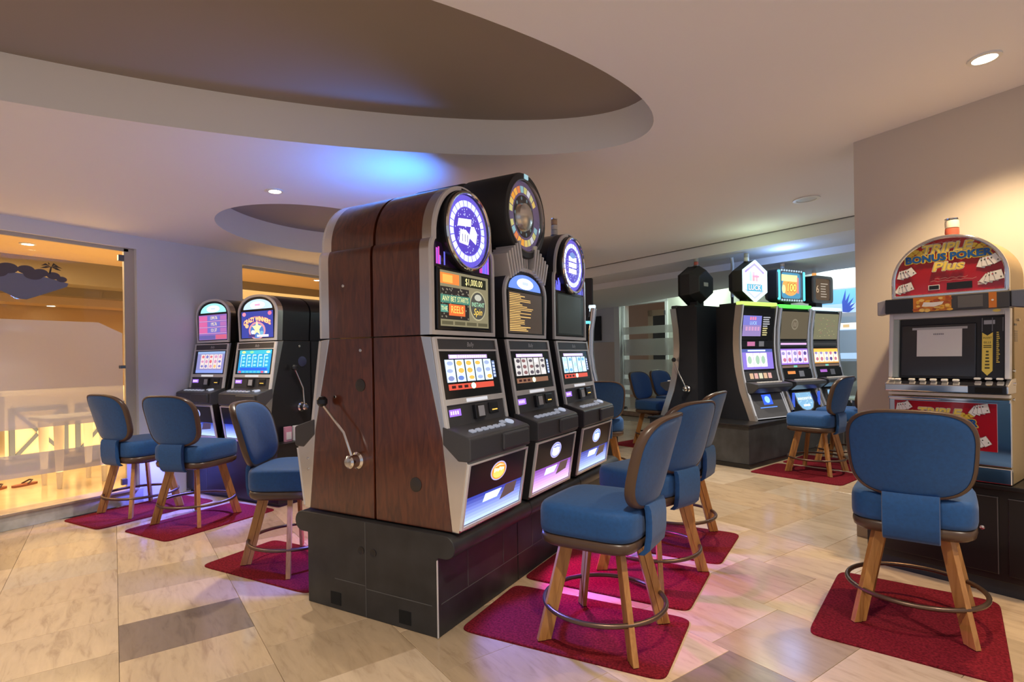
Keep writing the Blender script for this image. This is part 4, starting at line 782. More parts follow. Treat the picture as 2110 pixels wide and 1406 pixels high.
# ------------------------------------------------------------------ the slot island
IX = -2.105; ZB = 0.505
def island_base():
    t = empty('machine_base', (IX, 2.15, 0), 0, 'long black machine base with rounded ledge carrying the wood sided slot island', 'base')
    hwid, top = 0.45, 0.5
    prof = [(-hwid, 0.0), (hwid, 0.0), (hwid, 0.385)]
    prof += [(hwid + 0.045 + 0.056 * math.sin(a), 0.441 - 0.056 * math.cos(a)) for a in [PI * k / 10 for k in range(11)]] + [(hwid - 0.02, 0.4985), (-hwid + 0.02, 0.4985)]
    prof += [(-hwid - 0.045 - 0.056 * math.sin(a), 0.441 + 0.056 * math.cos(a)) for a in [PI * k / 10 for k in range(11)]] + [(-hwid, 0.385)]
    ys = [0.0, 0.79, 1.53, 2.36]
    for y0, y1 in zip(ys, ys[1:]):
        m = MB(); m.prism(prof, XZ, y0 + 0.003, y1 - 0.003, STONE, True); m.build('base_module', t, bevel=0.003, sharp=25, seg=1)
    hole = pbr('hole_black', (0.002, 0.002, 0.002), 0.9)
    for x in (-0.235, 0.245): m = MB(); m.box((x, 0.0025, 0.058), (0.075, 0.004, 0.066), hole); m.build('cable_opening', t)
    for x in (-0.045, 0.04): m = MB(); m.lathe([(0.02, 0), (0.02, 0.003), (0.016, 0.002), (0.001, 0.0015)], (x, 0.003, 0.345), (0, -1, 0), BLACK, 16); m.build('lock', t)
    seam = pbr('seam_grey', (0.10, 0.098, 0.095), 0.6)
    m = MB(); m.box((-0.015, 0.0026, 0.25), (0.004, 0.002, 0.49), seam); m.build('end_seam', t)
    m = MB(); m.box((-0.13, 0.0026, 0.165), (0.22, 0.002, 0.004), seam); m.box((0.20, 0.0026, 0.150), (0.43, 0.002, 0.004), seam); m.build('end_seam', t)
    for y in (0.26, 0.62, 0.98, 1.34, 1.8): m = MB(); m.box((hwid + 0.0004, y, 0.27), (0.002, 0.004, 0.22), seam); m.build('front_seam', t)
    m = MB(); m.box((hwid + 0.0004, 1.18, 0.155), (0.002, 2.3, 0.004), seam); m.build('front_seam', t)
    m = MB(); m.box((hwid + 0.0015, -0.0, 0.19), (0.004, 0.008, 0.37), FRAME); m.build('corner_strip', t)
    return t
island_base()
GI = 'slot machines of the wooden island'
MX = -2.08
m1 = tower('slot_machine', (MX, 2.487, ZB), PI / 2, 'mahogany sided slot machine with lit purple wheel, nearest on the right side of the island', GI, 'wheel', True, True, 1, None, 'blue')
m2 = tower('slot_machine', (MX, 3.18, ZB), PI / 2, 'slot machine with the tall black drum wheel and orange paytable, middle of the island', GI, 'bigwheel', False, False, 2, None, 'violet', 0.285)
m3 = tower('slot_machine', (MX, 3.875, ZB), PI / 2, 'black slot machine with purple wheel and a tan beacon, third along the island', GI, 'wheel', False, False, 3, None, 'blue', 0.29)
m1l = tower('slot_machine', (MX - 0.010, 2.487, ZB), -PI / 2, 'mahogany sided slot machine with chrome pull lever, facing the left windows', GI, 'wheel', True, True, 3, (0.10, 0.303, 0.315, 0.60, (0.25, 0.50)), 'blue')
m2l = tower('slot_machine', (MX - 0.010, 3.18, ZB), -PI / 2, 'black drum wheel slot machine facing left, its top just showing over the wood one', GI, 'bigwheel', False, False, 2, None, 'violet', 0.285)
DISC = pbr('vent_dark', (0.035, 0.028, 0.024), 0.45)
side_disc(m1, -0.295, 0.27, 0.21, 0.036, DISC); side_disc(m1l, 0.295, 0.085, 0.70, 0.034, DISC)
for q, z in ((0.08, 0.885), (0.20, 1.235), (0.275, 0.635)): side_disc(m1l, 0.295, q, z, 0.009, CHROME, 'stud')
for q, z in ((0.50, 0.28), (0.50, 0.22)): side_disc(m1l, 0.295, q, z, 0.007, CHROME, 'stud')

beacon(m3, 0.0, -0.26, 1.738, [CREAM, CREAM, pbr('beacon_tan', (0.6, 0.4, 0.25), 0.4)], 0.024, 0.145)
# ------------------------------------------------------------------ the pair of towers by the left wall
ABY, AX, BX, ABZ = 3.87, -5.505, -4.80, 0.575
t = empty('machine_base', (-5.09, 3.90, 0), 0, 'black box base under the pair of slot machines by the left wall', 'base')
m = MB(); m.box((0, 0, 0.30), (1.42, 1.06, 0.54), STONE2); m.build('body', t, bevel=0.004)
m = MB(); m.box((0, 0, 0.0155), (1.38, 1.0, 0.031), BLACKM); m.build('plinth', t)
m = MB(); m.box((0, 0, 0.5715), (1.44, 1.10, 0.006), STONE2); m.build('top_edge', t)
for x in (-0.36, 0.34): m = MB(); m.box((x, -0.531, 0.30), (0.004, 0.003, 0.5), GUN); m.build('front_seam', t)
m = MB(); m.lathe([(0.016, 0), (0.016, 0.006), (0.001, 0.007)], (0.30, -0.529, 0.40), (0, -1, 0), CHROME, 14); m.build('lock', t)
GA = 'slot machines by the left wall'
ma = tower('slot_machine', (AX, ABY, ABZ), 0, 'black slot machine with green arc light and purple jackpot list, against the left wall', GA, 'round', False, True, 4, None, 'blue', 0.283)
mbm = tower('slot_machine', (BX, ABY, ABZ), 0, 'black slot machine with blue arc light and a yellow star screen, beside the left wall', GA, 'round', False, True, 5, (0.13, 0.31, 0.235, 0.68, (0.12, 0.5)), 'blue', 0.288)
side_disc(mbm, 0.288, 0.10, 0.75, 0.05, pbr('badge_blue', (0.03, 0.035, 0.08), 0.3), 'side_badge'); side_disc(mbm, 0.288, 0.13, 0.90, 0.012, CHROME, 'stud')
mbk = empty('slot_machine', (BX, ABY + 0.012, ABZ), PI, 'plain black back of the slot machine standing behind the star one', 'slot machine')
out = arch_round(0.288); m = MB(); m.prism(out, lambda a, b, q: Vector((a, -q, b)), 0.002, 0.36, BLACK, True); m.build('upper_cabinet', mbk, sharp=30)
m = MB(); m.prism([(0.002, 0), (0.485, 0), (0.434, 0.445), (0.36, 0.95), (0.002, 0.95)], YZ, -0.288, 0.288, BLACK); m.build('lower_cabinet', mbk, bevel=0.004)
m = MB(); m.ringband(out, inset(out, 0.022), lambda a, b, q: Vector((a, -q, b)), 0.361, 0.39, FRAME, True); m.build('upper_trim', mbk)
t = empty('brochure_holder', (-4.462, 3.60, 0.5745), PI / 2, 'small clear stand of pink and white cards on the base ledge beside the lever', 'holder')
for x, c1, c2 in ((-0.05, (0.55, 0.25, 0.35), (0.75, 0.72, 0.72)), (0.05, (0.70, 0.70, 0.72), (0.45, 0.40, 0.42))):
    m = MB(); m.box((x, 0, 0.07), (0.075, 0.03, 0.14), pbr('card_%d' % int(x * 100), c1, 0.5)); c_ = m.build('card_box', t, bevel=0.003)
    m = MB(); m.box((x, -0.016, 0.055), (0.055, 0.003, 0.07), pbr('cardf_%d' % int(x * 100), c2, 0.5)); m.build('card', c_)

# ------------------------------------------------------------------ curved machines
QT = [(0, 0.56), (0.12, 0.515), (0.35, 0.425), (0.62, 0.36), (0.9, 0.335), (1.15, 0.345), (1.43, 0.385)]
def qz(z): return lerp_tab(QT, z)
ZS = [0, 0.06, 0.12, 0.2, 0.28, 0.35, 0.45, 0.55, 0.65, 0.75, 0.85, 0.95, 1.05, 1.15, 1.25, 1.35, 1.43]
def tangent_frame(z0, z1, eps):
    a = Vector((0, -qz(z0), z0)); b = Vector((0, -qz(z1), z1)); V = (b - a).normalized(); U = Vector((1, 0, 0)); N_ = U.cross(V); return (a + N_ * eps, U, V, (b - a).length)
def plate(name, par, z0, z1, x0, x1, mt, base, th, bevel=0.0):
    o, U, V, L = tangent_frame(z0, z1, base); N_ = U.cross(V); m = MB(); m.box(o + U * ((x0 + x1) / 2) + V * (L / 2) + N_ * (th / 2), (x1 - x0, th, L), mt, Matrix((U, -N_, V)).transposed()); return m.build(name, par, bevel=bevel), (o + N_ * th, U, V), L
def curved(loc, rz, label, group, style, hw=0.33, lev=None, sign=True, lit=True):
    t = empty('slot_machine', loc, rz, label, 'slot machine', group); hexs = style == 'hex'
    side = pbr('navy_black', (0.010, 0.011, 0.016), 0.55); railm = pbr('taupe_metal', (0.46, 0.41, 0.38), 0.32, 0.6) if hexs else CHROME
    prof = [(0.002, 0)] + [(qz(z) - 0.075, z) for z in ZS] + [(0.002, 1.43)]
    m = MB(); m.prism(prof, YZ, -hw + 0.012, hw - 0.012, side); m.build('cabinet', t, sharp=50)
    for s_ in (-1, 1):
        m = MB(); x0, x1 = sorted((s_ * hw, s_ * (hw - (0.045 if hexs else 0.07))))
        if hexs: m.prism([(qz(z) - 0.076, z) for z in ZS] + [(qz(z) + 0.012, z) for z in ZS[::-1]], YZ, x0, x1, railm, True)
        else: m.tube([((x0 + x1) / 2, -(qz(z) - 0.02), z) for z in ZS if z > 0.03], 0.04, railm, 12)
        m.build('side_rail', t, sharp=40)
        if hexs:
            m = MB(); xx = s_ * (hw - 0.036); m.tube([(xx, -(qz(z) + 0.014), z) for z in ZS[1:]], 0.007, em((0.9, 0.9, 0.95), 0.35), 6); m.build('edge_light', t)
    xi = hw - 0.05
    _, F, L = plate('top_glass', t, 0.99, 1.40, -xi, xi, DARKGLASS, -0.02, 0.02); tg = _
    m = MB()
    if style == 'hex':
        m.rect(F, -xi + .02, 0.05, 0.06, 0.30, em((0.38, 0.28, 0.62), 0.8), 1); m.rect(F, -xi + .02, 0.19, 0.06, 0.31, em((0.22, 0.22, 0.70), 0.9), 2)
        [m.rect(F, -0.17 + i_ * 0.045, 0.255, -0.14 + i_ * 0.045, 0.295, em((0.9, 0.25, 0.4), 1.0), 3) for i_ in range(3)]; m.text(F, 'LUCK', (-0.10, 0.215), 0.06, em((0.45, 0.75, 1.0), 1.1), 3, sx=0.9)
        for i in range(5): m.rect(F, -0.245 + i * 0.058, 0.12, -0.205 + i * 0.058, 0.17, em((0.75, 0.4, 0.7), 0.8), 3)
        for i in range(9): m.rect(F, 0.09, 0.06 + i * 0.028, 0.09 + rp.uniform(0.08, 0.15), 0.075 + i * 0.028, em((0.85, 0.75, 0.35) if i < 4 else (0.6, 0.6, 0.65), 0.7), 2)
    elif style == 'green':
        m.rect(F, -xi + .02, 0.02, xi - .02, L - 0.02, em((0.20, 0.16, 0.10), 0.6), 1); m.disc(F, (0, 0.22), 0.075, 0.075, em((0.38, 0.32, 0.22), 0.6), 2, 24); m.disc(F, (0, 0.22), 0.055, 0.055, em((0.22, 0.17, 0.11), 0.6), 3, 24); [m.rect(F, x_ - 0.008, 0.19, x_ + 0.008, 0.25, em((0.42, 0.35, 0.25), 0.7), 4) for x_ in (-0.02, 0.02)]
    else:
        m.rect(F, -xi + .02, 0.02, xi - .02, L - 0.02, em((0.33, 0.31, 0.18), 0.6), 1)
        for i in range(40): m.rect(F, *(lambda x, y: (x, y, x + rp.uniform(0.01, 0.04), y + 0.008))(rp.uniform(-0.24, 0.2), rp.uniform(0.05, 0.36)), em((0.6, 0.55, 0.25) if i % 2 else (0.5, 0.25, 0.2), 0.6), 2)
    m.build('screen_print', tg)
    _, F, L = plate('mid_panel', t, 0.90, 0.985, -xi, xi, BLACK if hexs else GUN, -0.015, 0.02); m = MB()
    if hexs: m.rect(F, -0.2, 0.015, -0.05, 0.07, em((0.65, 0.2, 0.4), 0.8), 1); m.rect(F, 0.03, 0.01, 0.13, 0.075, pbr('reader_face', (0.45, 0.46, 0.50), 0.3), 1)
    else: m.rect(F, -xi + .03, 0.03, xi - .03, 0.055, em((0.85, 0.5, 0.95), 1.1) if style == 'green' else pbr('ink_grey', (0.3, 0.3, 0.3), 0.4), 1)
    m.build('panel_print', _)
    _, F, L = plate('reel_screen', t, 0.60, 0.895, -xi, xi, DARKGLASS, -0.015, 0.02); m = MB()
    if hexs:
        m.rect(F, -xi + .01, 0.02, xi - .03, L - .02, em((0.28, 0.20, 0.72), 1.0), 1); m.rect(F, -xi + .01, L - .06, xi - .03, L - .02, em((0.10, 0.14, 0.45), 0.9), 2); m.rect(F, -0.2, L - .05, 0.15, L - .03, em((0.7, 0.8, 1.0), 1.1), 3)
        reels(m, F, -0.24, 0.05, 0.17, L - .07, 3, (0.95, 0.93, 0.85), [(0.9, 0.45, 0.3), (0.55, 0.3, 0.7), (0.4, 0.6, 0.45)], 3, 0.05, 1, 5, 1.2)
    else:
        a = (0.72, 0.62, 1.0) if style == 'green' else (1.0, 0.88, 0.65); m.rect(F, -xi + .01, 0.06, xi - .01, L - .02, em((0.35, 0.18, 0.75) if style == 'green' else (0.75, 0.35, 0.08), 1.0), 1)
        reels(m, F, -xi + .02, 0.08, xi - .02, L - .04, 5, a, [(0.12, 0.08, 0.3), (0.35, 0.3, 0.6), (0.6, 0.2, 0.3)], 2, 0.1, 2, 6, 1.3)
        if style != 'green': m.rect(F, -xi + .02, L - .07, xi - .02, L - .03, em((1.0, 0.6, 0.1), 1.1), 4)
        m.rect(F, -xi + .02, 0.015, xi - .02, 0.05, em((0.25, 0.16, 0.12), 0.7), 2); m.rect(F, -0.05, 0.02, 0.03, 0.045, em((0.2, 0.7, 0.55), 0.9), 3)
    m.build('screen_print', _)
    _, F, L = plate('pay_strip' if hexs else 'reader_panel', t, 0.47, 0.595, -xi, xi, CHAR if hexs else BLACK, -0.02, 0.035, 0.004); m = MB()
    if hexs:
        for i in range(5): m.rect(F, -0.23 + i * 0.09, 0.03, -0.16 + i * 0.09, 0.10, em([(0.85, 0.55, 0.35), (0.9, 0.5, 0.45), (0.9, 0.85, 0.6)][i % 3], 0.7), 1)
    else:
        m.rect(F, -0.22, 0.06, -0.05, 0.10, em((0.85, 0.3, 0.08) if style == 'green' else (0.45, 0.15, 0.6), 0.9), 1); m.rect(F, 0.03, 0.02, 0.14, 0.10, pbr('reader_face', (0.45, 0.46, 0.50), 0.3), 1)
    m.build('panel_print', _)
    m = MB(); q = qz(0.42); m.prism([(q - 0.05, 0.475), (q + 0.10, 0.455), (q + 0.185, 0.44), (q + 0.19, 0.40), (q + 0.10, 0.33), (q - 0.05, 0.32)], YZ, -hw + 0.03, hw - 0.03, CHAR if hexs else GUN); dk = m.build('button_deck', t, bevel=0.008)
    for i in range(7): m = MB(); m.box((-0.20 + i * 0.066, -(q + 0.10), 0.462), (0.042, 0.05, 0.014), em((0.85, 0.75, 0.65), 0.4)); m.build('button', dk, bevel=0.003, seg=1)
    if hexs:
        _, F, L = plate('belly_door', t, 0.02, 0.315, -xi, xi, pbr('belly_grey', (0.13, 0.13, 0.14), 0.3), -0.02, 0.02); m = MB(); m.rect(F, -0.09, 0.17, 0.09, 0.30, em((0.04, 0.12, 0.9), 1.2), 1); m.disc(F, (0, 0.235), 0.05, 0.045, em((0.25, 0.5, 1.0), 1.6), 2); m.rect(F, -0.18, 0.13, 0.15, 0.14, em((0.1, 0.25, 1.0), 1.6), 2); m.build('door_print', _)
        m = MB()
        for x in (-xi, xi): m.tube([(x, -(qz(0.02) + 0.006), 0.02), (x * 0.96, -(qz(0.31) + 0.006), 0.31)], 0.006, em((0.9, 0.9, 0.95), 0.3), 6)
        m.tube([(-xi, -(qz(0.02) + 0.006), 0.02), (xi, -(qz(0.02) + 0.006), 0.02)], 0.006, em((0.9, 0.9, 0.95), 0.3), 6); m.build('door_frame', t)
    else:
        _, F, L = plate('belly_door', t, 0.02, 0.315, -xi, xi, BLACK, -0.02, 0.02); m = MB()
        sh = [(-0.19, 0.29), (0.19, 0.29), (0.19, 0.13), (0.13, 0.05), (0.05, 0.02), (-0.05, 0.02), (-0.13, 0.05), (-0.19, 0.13)]
        m.flat(F, sh, pbr('shield_rim', (0.6, 0.6, 0.62), 0.2, 0.9), 1); m.flat(F, [(a * 0.9, 0.155 + (b - 0.155) * 0.9) for a, b in sh], em((0.25, 0.50, 0.75), 1.0), 2)
        for i in range(30): m.rect(F, *(lambda x, y: (x, y, x + 0.02, y + 0.006))(rp.uniform(-0.15, 0.13), rp.uniform(0.06, 0.26)), em((0.55, 0.8, 0.95), 1.0), 3)
        if style == 'green': m.otext(F, 'INNOVATOR', (0, 0.19), 0.055, em((0.85, 0.95, 1.0), 1.5), em((0.05, 0.15, 0.35), 0.4), 4, width=0.31)
        m.rect(F, -0.07, 0.085, 0.07, 0.11, em((0.9, 0.95, 1.0), 1.4), 4)
        m.build('shield_print', _)
        for s_ in (-1, 1): m = MB(); m.box((s_ * (xi - 0.035), -(qz(0.17) + 0.016), 0.17), (0.03, 0.02, 0.24), em((0.05, 0.12, 0.7), 0.9) if style == 'green' else GUN); m.build('side_light', t)
    stripc = {'hex': (0.55, 0.85, 0.15), 'green': (0.12, 0.95, 0.10), 'white': (0.65, 0.88, 1.0)}[style]
    m = MB(); m.box((0, -0.345, 1.452), (2 * hw - 0.03, 0.09, 0.042), em(stripc, 1.3) if lit else CHAR); m.build('top_light', t, bevel=0.012)
    m = MB(); m.box((0, -0.17, 1.445), (2 * hw - 0.06, 0.26, 0.03), BLACKM); m.build('top_plate', t)
    if sign:
        m = MB(); m.box((0, -0.20, 1.50), (0.16, 0.12, 0.10), BLACKM); sp = m.build('sign_stand', t, bevel=0.01)
        zc = 1.745
        if hexs:
            hx = [(0.27 * math.sin(PI * k / 3), 0.27 * math.cos(PI * k / 3)) for k in range(6)]; fn = lambda a, b, q: Vector((a, -q, zc + b))
            m = MB(); A = [fn(a * 0.72, b * 0.72, 0.05) for a, b in hx]; B = [fn(a, b, 0.16) for a, b in hx]; C_ = [fn(a, b, 0.31) for a, b in hx]; m.loft([A, B, C_], BLACKM, False); sg = m.build('sign_case', t, bevel=0.01)
            m = MB(); m.ringband(hx, [(a * 0.90, b * 0.90) for a, b in hx], fn, 0.311, 0.33, em((0.62, 0.92, 1.0), 1.5) if lit else BLACK); m.build('sign_frame', sg)
            if lit:
                Fs = (Vector((0, -0.313, zc)), Vector((1, 0, 0)), Vector((0, 0, 1))); m = MB(); m.flat(Fs, [(a * 0.90, b * 0.90) for a, b in hx][::-1], em((0.88, 0.92, 1.0), 1.2), 1)
                for i in range(6):
                    a, b = hx[i], hx[(i + 1) % 6]
                    if i in (0, 2, 3, 5): m.flat(Fs, [(a[0] * .86, a[1] * .86), (b[0] * .86, b[1] * .86), (b[0] * .74, b[1] * .74), (a[0] * .74, a[1] * .74)], em((0.42, 0.25, 0.75) if i in (0, 5) else (0.7, 0.75, 0.95), 0.9), 2)
                [m.rect(Fs, x_, 0.0, x_ + 0.045, 0.12, em(c_, 1.0), 3) for x_, c_ in ((-0.10, (0.55, 0.80, 0.85)), (-0.04, (0.95, 0.45, 0.50)), (0.02, (0.90, 0.55, 0.60)))]; m.rect(Fs, -0.04, 0.05, 0.09, 0.075, em((0.85, 0.35, 0.45), 1.0), 4); m.rect(Fs, -0.15, -0.13, 0.15, -0.04, em((0.15, 0.55, 0.75), 1.0), 3); m.otext(Fs, 'LUCK', (0.0, -0.085), 0.09, em((0.9, 0.97, 1.0), 1.4), em((0.05, 0.2, 0.45), 0.6), 4, width=0.25)
                m.build('sign_print', sg)
            else: m = MB(); m.box((0.02, -0.046, zc), (0.10, 0.006, 0.05), pbr('plate_grey', (0.45, 0.45, 0.46), 0.4)); m.build('rating_plate', sg)
            beacon(t, 0.0, -0.2, zc + 0.262, [CREAM, pbr('beacon_grey', (0.4, 0.4, 0.4), 0.3)] if lit else [pbr('beacon_red', (0.5, 0.12, 0.08), 0.3), pbr('beacon_grey', (0.4, 0.4, 0.4), 0.3)], 0.03, 0.12)
        else:
            w_, h_ = (0.30, 0.225) if style == 'green' else (0.25, 0.20); rc = superell(2 * w_, 2 * h_, 9, 36); fn = lambda a, b, q: Vector((a, -q, zc + b))
            m = MB(); m.loft([[fn(a * .8, b * .85, 0.08) for a, b in rc], [fn(a, b, 0.16) for a, b in rc], [fn(a, b, 0.30) for a, b in rc]], BLACKM, False); sg = m.build('sign_case', t)
            bz = pbr('sign_bezel', (0.35, 0.35, 0.36), 0.3, 0.7); m = MB(); m.ringband(rc, [(a * 0.76, b * 0.80) for a, b in rc], fn, 0.301, 0.325, bz); m.build('sign_frame', sg)
            Fs = (Vector((0, -0.303, zc)), Vector((1, 0, 0)), Vector((0, 0, 1))); m = MB()
            if style == 'green':
                for s_ in (-1, 1): f = MB(); f.box((s_ * w_ * 0.93, -0.322, zc), (0.035, 0.03, 2 * h_ * 0.9), em((0.10, 0.65, 0.90), 1.6)); f.build('side_light', sg, bevel=0.01)
                m.rect(Fs, -w_ * .76, -h_ * .8, w_ * .76, h_ * .8, em((0.10, 0.35, 0.55), 0.9), 1); m.disc(Fs, (0, -0.01), 0.18, 0.13, em((0.95, 0.45, 0.12), 1.0), 2, 20); m.rect(Fs, -0.2, 0.06, 0.16, 0.15, em((0.85, 0.85, 0.35), 1.2), 3); m.otext(Fs, '100', (0.02, -0.03), 0.15, em((1.0, 0.75, 0.15), 1.4), em((0.6, 0.15, 0.05), 0.7), 4, shear=0.1)
                m.disc(Fs, (-0.15, -0.05), 0.04, 0.06, em((0.9, 0.9, 0.4), 1.0), 5); m.rect(Fs, 0.15, -0.1, 0.19, 0.12, em((0.85, 0.3, 0.3), 0.9), 5)
                for i in range(9):
                    for s_ in (-1, 1): f = MB(); f.lathe([(0.014, 0), (0.012, 0.008), (0.001, 0.012)], (-0.22 + i * 0.055, -0.325, zc + s_ * h_ * 0.9), (0, -1, 0), em((0.7, 0.9, 1.0), 0.7), 8); f.build('bulb', sg)
            else:
                m.rect(Fs, -w_ * .76, -h_ * .8, w_ * .76, h_ * .8, em((0.16, 0.10, 0.06), 0.6), 1); m.text(Fs, '6', (-0.11, 0.0), 0.16, em((0.75, 0.55, 0.35), 0.8), 2)
                for i in range(6): m.rect(Fs, -0.03, -0.11 + i * 0.038, rp.uniform(0.08, 0.16), -0.096 + i * 0.038, em((0.6, 0.5, 0.4), 0.7), 2)
            m.build('sign_print', sg)
            beacon(t, -0.02, -0.2, zc + h_ - 0.004, [pbr('beacon_grey', (0.4, 0.4, 0.4), 0.3), pbr('beacon_tan', (0.6, 0.4, 0.25), 0.4)] if style == 'green' else [em((1.0, 0.45, 0.12), 0.8), CREAM], 0.03, 0.12)
    if lev: lever(t, hw, *lev)
    return t
rC = Vector((0.358, 0.934, 0)); nC = Vector((0.934, -0.358, 0)); RZC = math.atan2(rC.y, rC.x); C0 = Vector((-0.846, 6.95, 0))
def onC(u, v, z=0.0): p = C0 + rC * u - nC * v; p.z = z; return p
t = empty('machine_base', onC(0, 0), RZC, 'black base under the bank of slots with lit signs at the far right', 'base')
m = MB(); m.box((1.70, 0.69, 0.265), (3.40, 1.38, 0.43), pbr('base_slate', (0.05, 0.052, 0.055), 0.45, noise=0.4, nscale=5)); m.build('body', t, bevel=0.004)
m = MB(); m.box((1.70, 0.69, 0.025), (3.42, 1.40, 0.05), STONE2); m.build('plinth', t)
m = MB(); m.box((1.70, 0.69, 0.494), (3.44, 1.42, 0.0275), STONE2); m.build('top_edge', t, bevel=0.004)
GC = 'slot machines at the far right bank'
for i, (st, lab) in enumerate((('hex', 'taupe curved slot machine with the glowing white hexagon sign, nearest of the far bank'), ('green', 'chrome railed slot machine with green light strip and blue shield, middle of the far bank'), ('white', 'chrome railed slot machine with small brown sign next to the wall corner'))):
    curved(onC(0.84 + 0.93 * i, 0.62 - 0.04 * i, 0.508), RZC - R(9), lab, GC, st, 0.37)
curved(onC(0.56, 0.80, 0.508), RZC + PI, 'dark curved slot machine seen from its side with black unlit hexagon topper and lever', GC, 'hex', 0.33, (0.14, 0.37, 0.31, 0.74, (0.5, 0.5)), True, False)
# machine past the island
t = empty('machine_base', (-2.98, 6.92, 0), R(22), 'low black base beyond the far end of the wooden island', 'base')
m = MB(); m.box((0, 0, 0.25), (1.06, 0.8, 0.5), STONE2); m.build('body', t, bevel=0.004); m = MB(); m.box((0, 0, 0.503), (1.08, 0.82, 0.006), BLACKM); m.build('top_edge', t)
m4 = curved((-3.08, 6.88, 0.508), R(112), 'tall narrow slot machine with silver curved edge and cyan reflection, past the island end', None, 'white', 0.30, None, False)
m = MB(); m.box((0, -0.21, 1.64), (0.56, 0.30, 0.36), BLACKM); m.build('topper', m4, bevel=0.02)
m = MB(); m.box((-0.302, -0.18, 1.25), (0.012, 0.26, 0.035), em((0.15, 0.75, 0.9), 1.4)); m.build('side_light', m4)  # cyan reflection on the side panel, drawn as a glowing bar
m = MB(); m.lathe([(0.05, 0), (0.05, 0.006), (0.001, 0.007)], (-0.30, -0.17, 1.02), (-1, 0, 0), GUN, 20); m.build('side_badge', m4)
# cable conduit between the bulkhead and the far bank, wall television
pc = onC(1.12, 0.80); t = empty('cable_conduit', (pc.x, pc.y, 0.51), 0, 'white cable conduit dropping from the ceiling edge to the far slot bank', 'conduit')
zt = cz(pc.x) - 0.51; m = MB(); m.tube([(0, 0, 1.60), (0, 0, zt - 0.35), (0.02, -0.08, zt - 0.25), (0.02, -0.16, zt - 0.15)], 0.022, pbr('conduit_white', (0.62, 0.66, 0.70), 0.4), 10); m.build('upper_pipe', t)
m = MB(); m.tube([(0, 0, 0.0), (0, 0, 1.62)], 0.018, BLACKM, 10); m.build('lower_pipe', t)
t = empty('wall_television', W(a_at(1226, GB), GB - 0.11, 1.66), math.atan2(e1.y, e1.x), 'black flat television on the far wall left of the glass door', 'television')
m = MB(); m.box((0, 0, 0.28), (0.62, 0.05, 0.56), BLACK); m.build('screen', t, bevel=0.006); m = MB(); m.box((0, 0.055, 0.28), (0.2, 0.06, 0.2), GUN); m.build('bracket', t)
# ------------------------------------------------------------------ the poker machine by the right wall
PN = Vector((-0.39, -0.92, 0)).normalized(); RZP = math.atan2(PN.x, -PN.y); PC = Vector((0.527, 4.066, 0))
PU = Vector((math.cos(RZP), math.sin(RZP), 0))
t = empty('machine_base', PC, RZP, 'black cabinet base under the red poker machine by the right wall', 'base')
KB = pbr('cabinet_black', (0.011, 0.009, 0.009), 0.3)
m = MB(); m.box((0.31, 0.225, 0.33), (1.38, 0.45, 0.50), KB); m.build('body', t, bevel=0.004)
m = MB(); m.box((0.31, 0.235, 0.04), (1.36, 0.43, 0.078), BLACKM); m.build('plinth', t)
m = MB(); m.box((0.31, 0.215, 0.593), (1.42, 0.47, 0.028), KB); m.build('base_top', t, bevel=0.005)
for x0, x1 in ((-0.34, 0.27), (0.31, 0.95)):
    m = MB(); m.box(((x0 + x1) / 2, -0.004, 0.33), (x1 - x0, 0.008, 0.42), KB); d = m.build('door', t, bevel=0.003)
    m = MB(); m.box((x1 - 0.004, -0.0085, 0.33), (0.004, 0.002, 0.42), GUN); m.box(((x0 + x1) / 2, -0.0085, 0.536), (x1 - x0, 0.002, 0.003), GUN); m.build('edge_strip', d)
    m = MB(); m.lathe([(0.012, 0), (0.012, 0.006), (0.001, 0.007)], (x1 - 0.07, -0.008, 0.36), (0, -1, 0), CHROME, 12); m.build('lock', d)
t = empty('poker_machine', PC + PU * 0.045 + Vector((0, 0, 0.6095)), RZP, 'red arched video poker machine with chrome trim and yellow lettering, against the right wall', 'poker machine')
z0 = 0.608; REDG = pbr('red_glass', (0.42, 0.006, 0.012), 0.12, coat=0.5); YEL = pbr('ink_yellow', (0.95, 0.72, 0.12), 0.3); INKB = pbr('ink_blue', (0.01, 0.09, 0.32), 0.3); PAPER = pbr('paper_white', (0.85, 0.83, 0.80), 0.6); SALM = pbr('outline_cream', (0.90, 0.85, 0.60), 0.35)
U = Vector((1, 0, 0))
m = MB(); m.prism([(-0.01, 0.0), (-0.40, 0.0), (-0.40, 1.06), (-0.10, 1.06), (-0.10, 0.56), (-0.01, 0.54)], YZ, -0.292, 0.292, GOLD); m.build('cabinet', t, bevel=0.004)
m = MB(); m.box((0, 0.0, 0.045), (0.592, 0.03, 0.088), CHROME); m.build('foot_band', t, bevel=0.006)
m = MB(); m.box((0, -0.004, 0.275), (0.592, 0.02, 0.36), CHROME); bp_ = m.build('belly_frame', t, bevel=0.004)
m = MB(); m.box((-0.015, -0.016, 0.305), (0.50, 0.008, 0.262), REDG); rp_ = m.build('belly_glass', t); FB = (Vector((-0.015, -0.0205, 0.305)), U, Vector((0, 0, 1)))
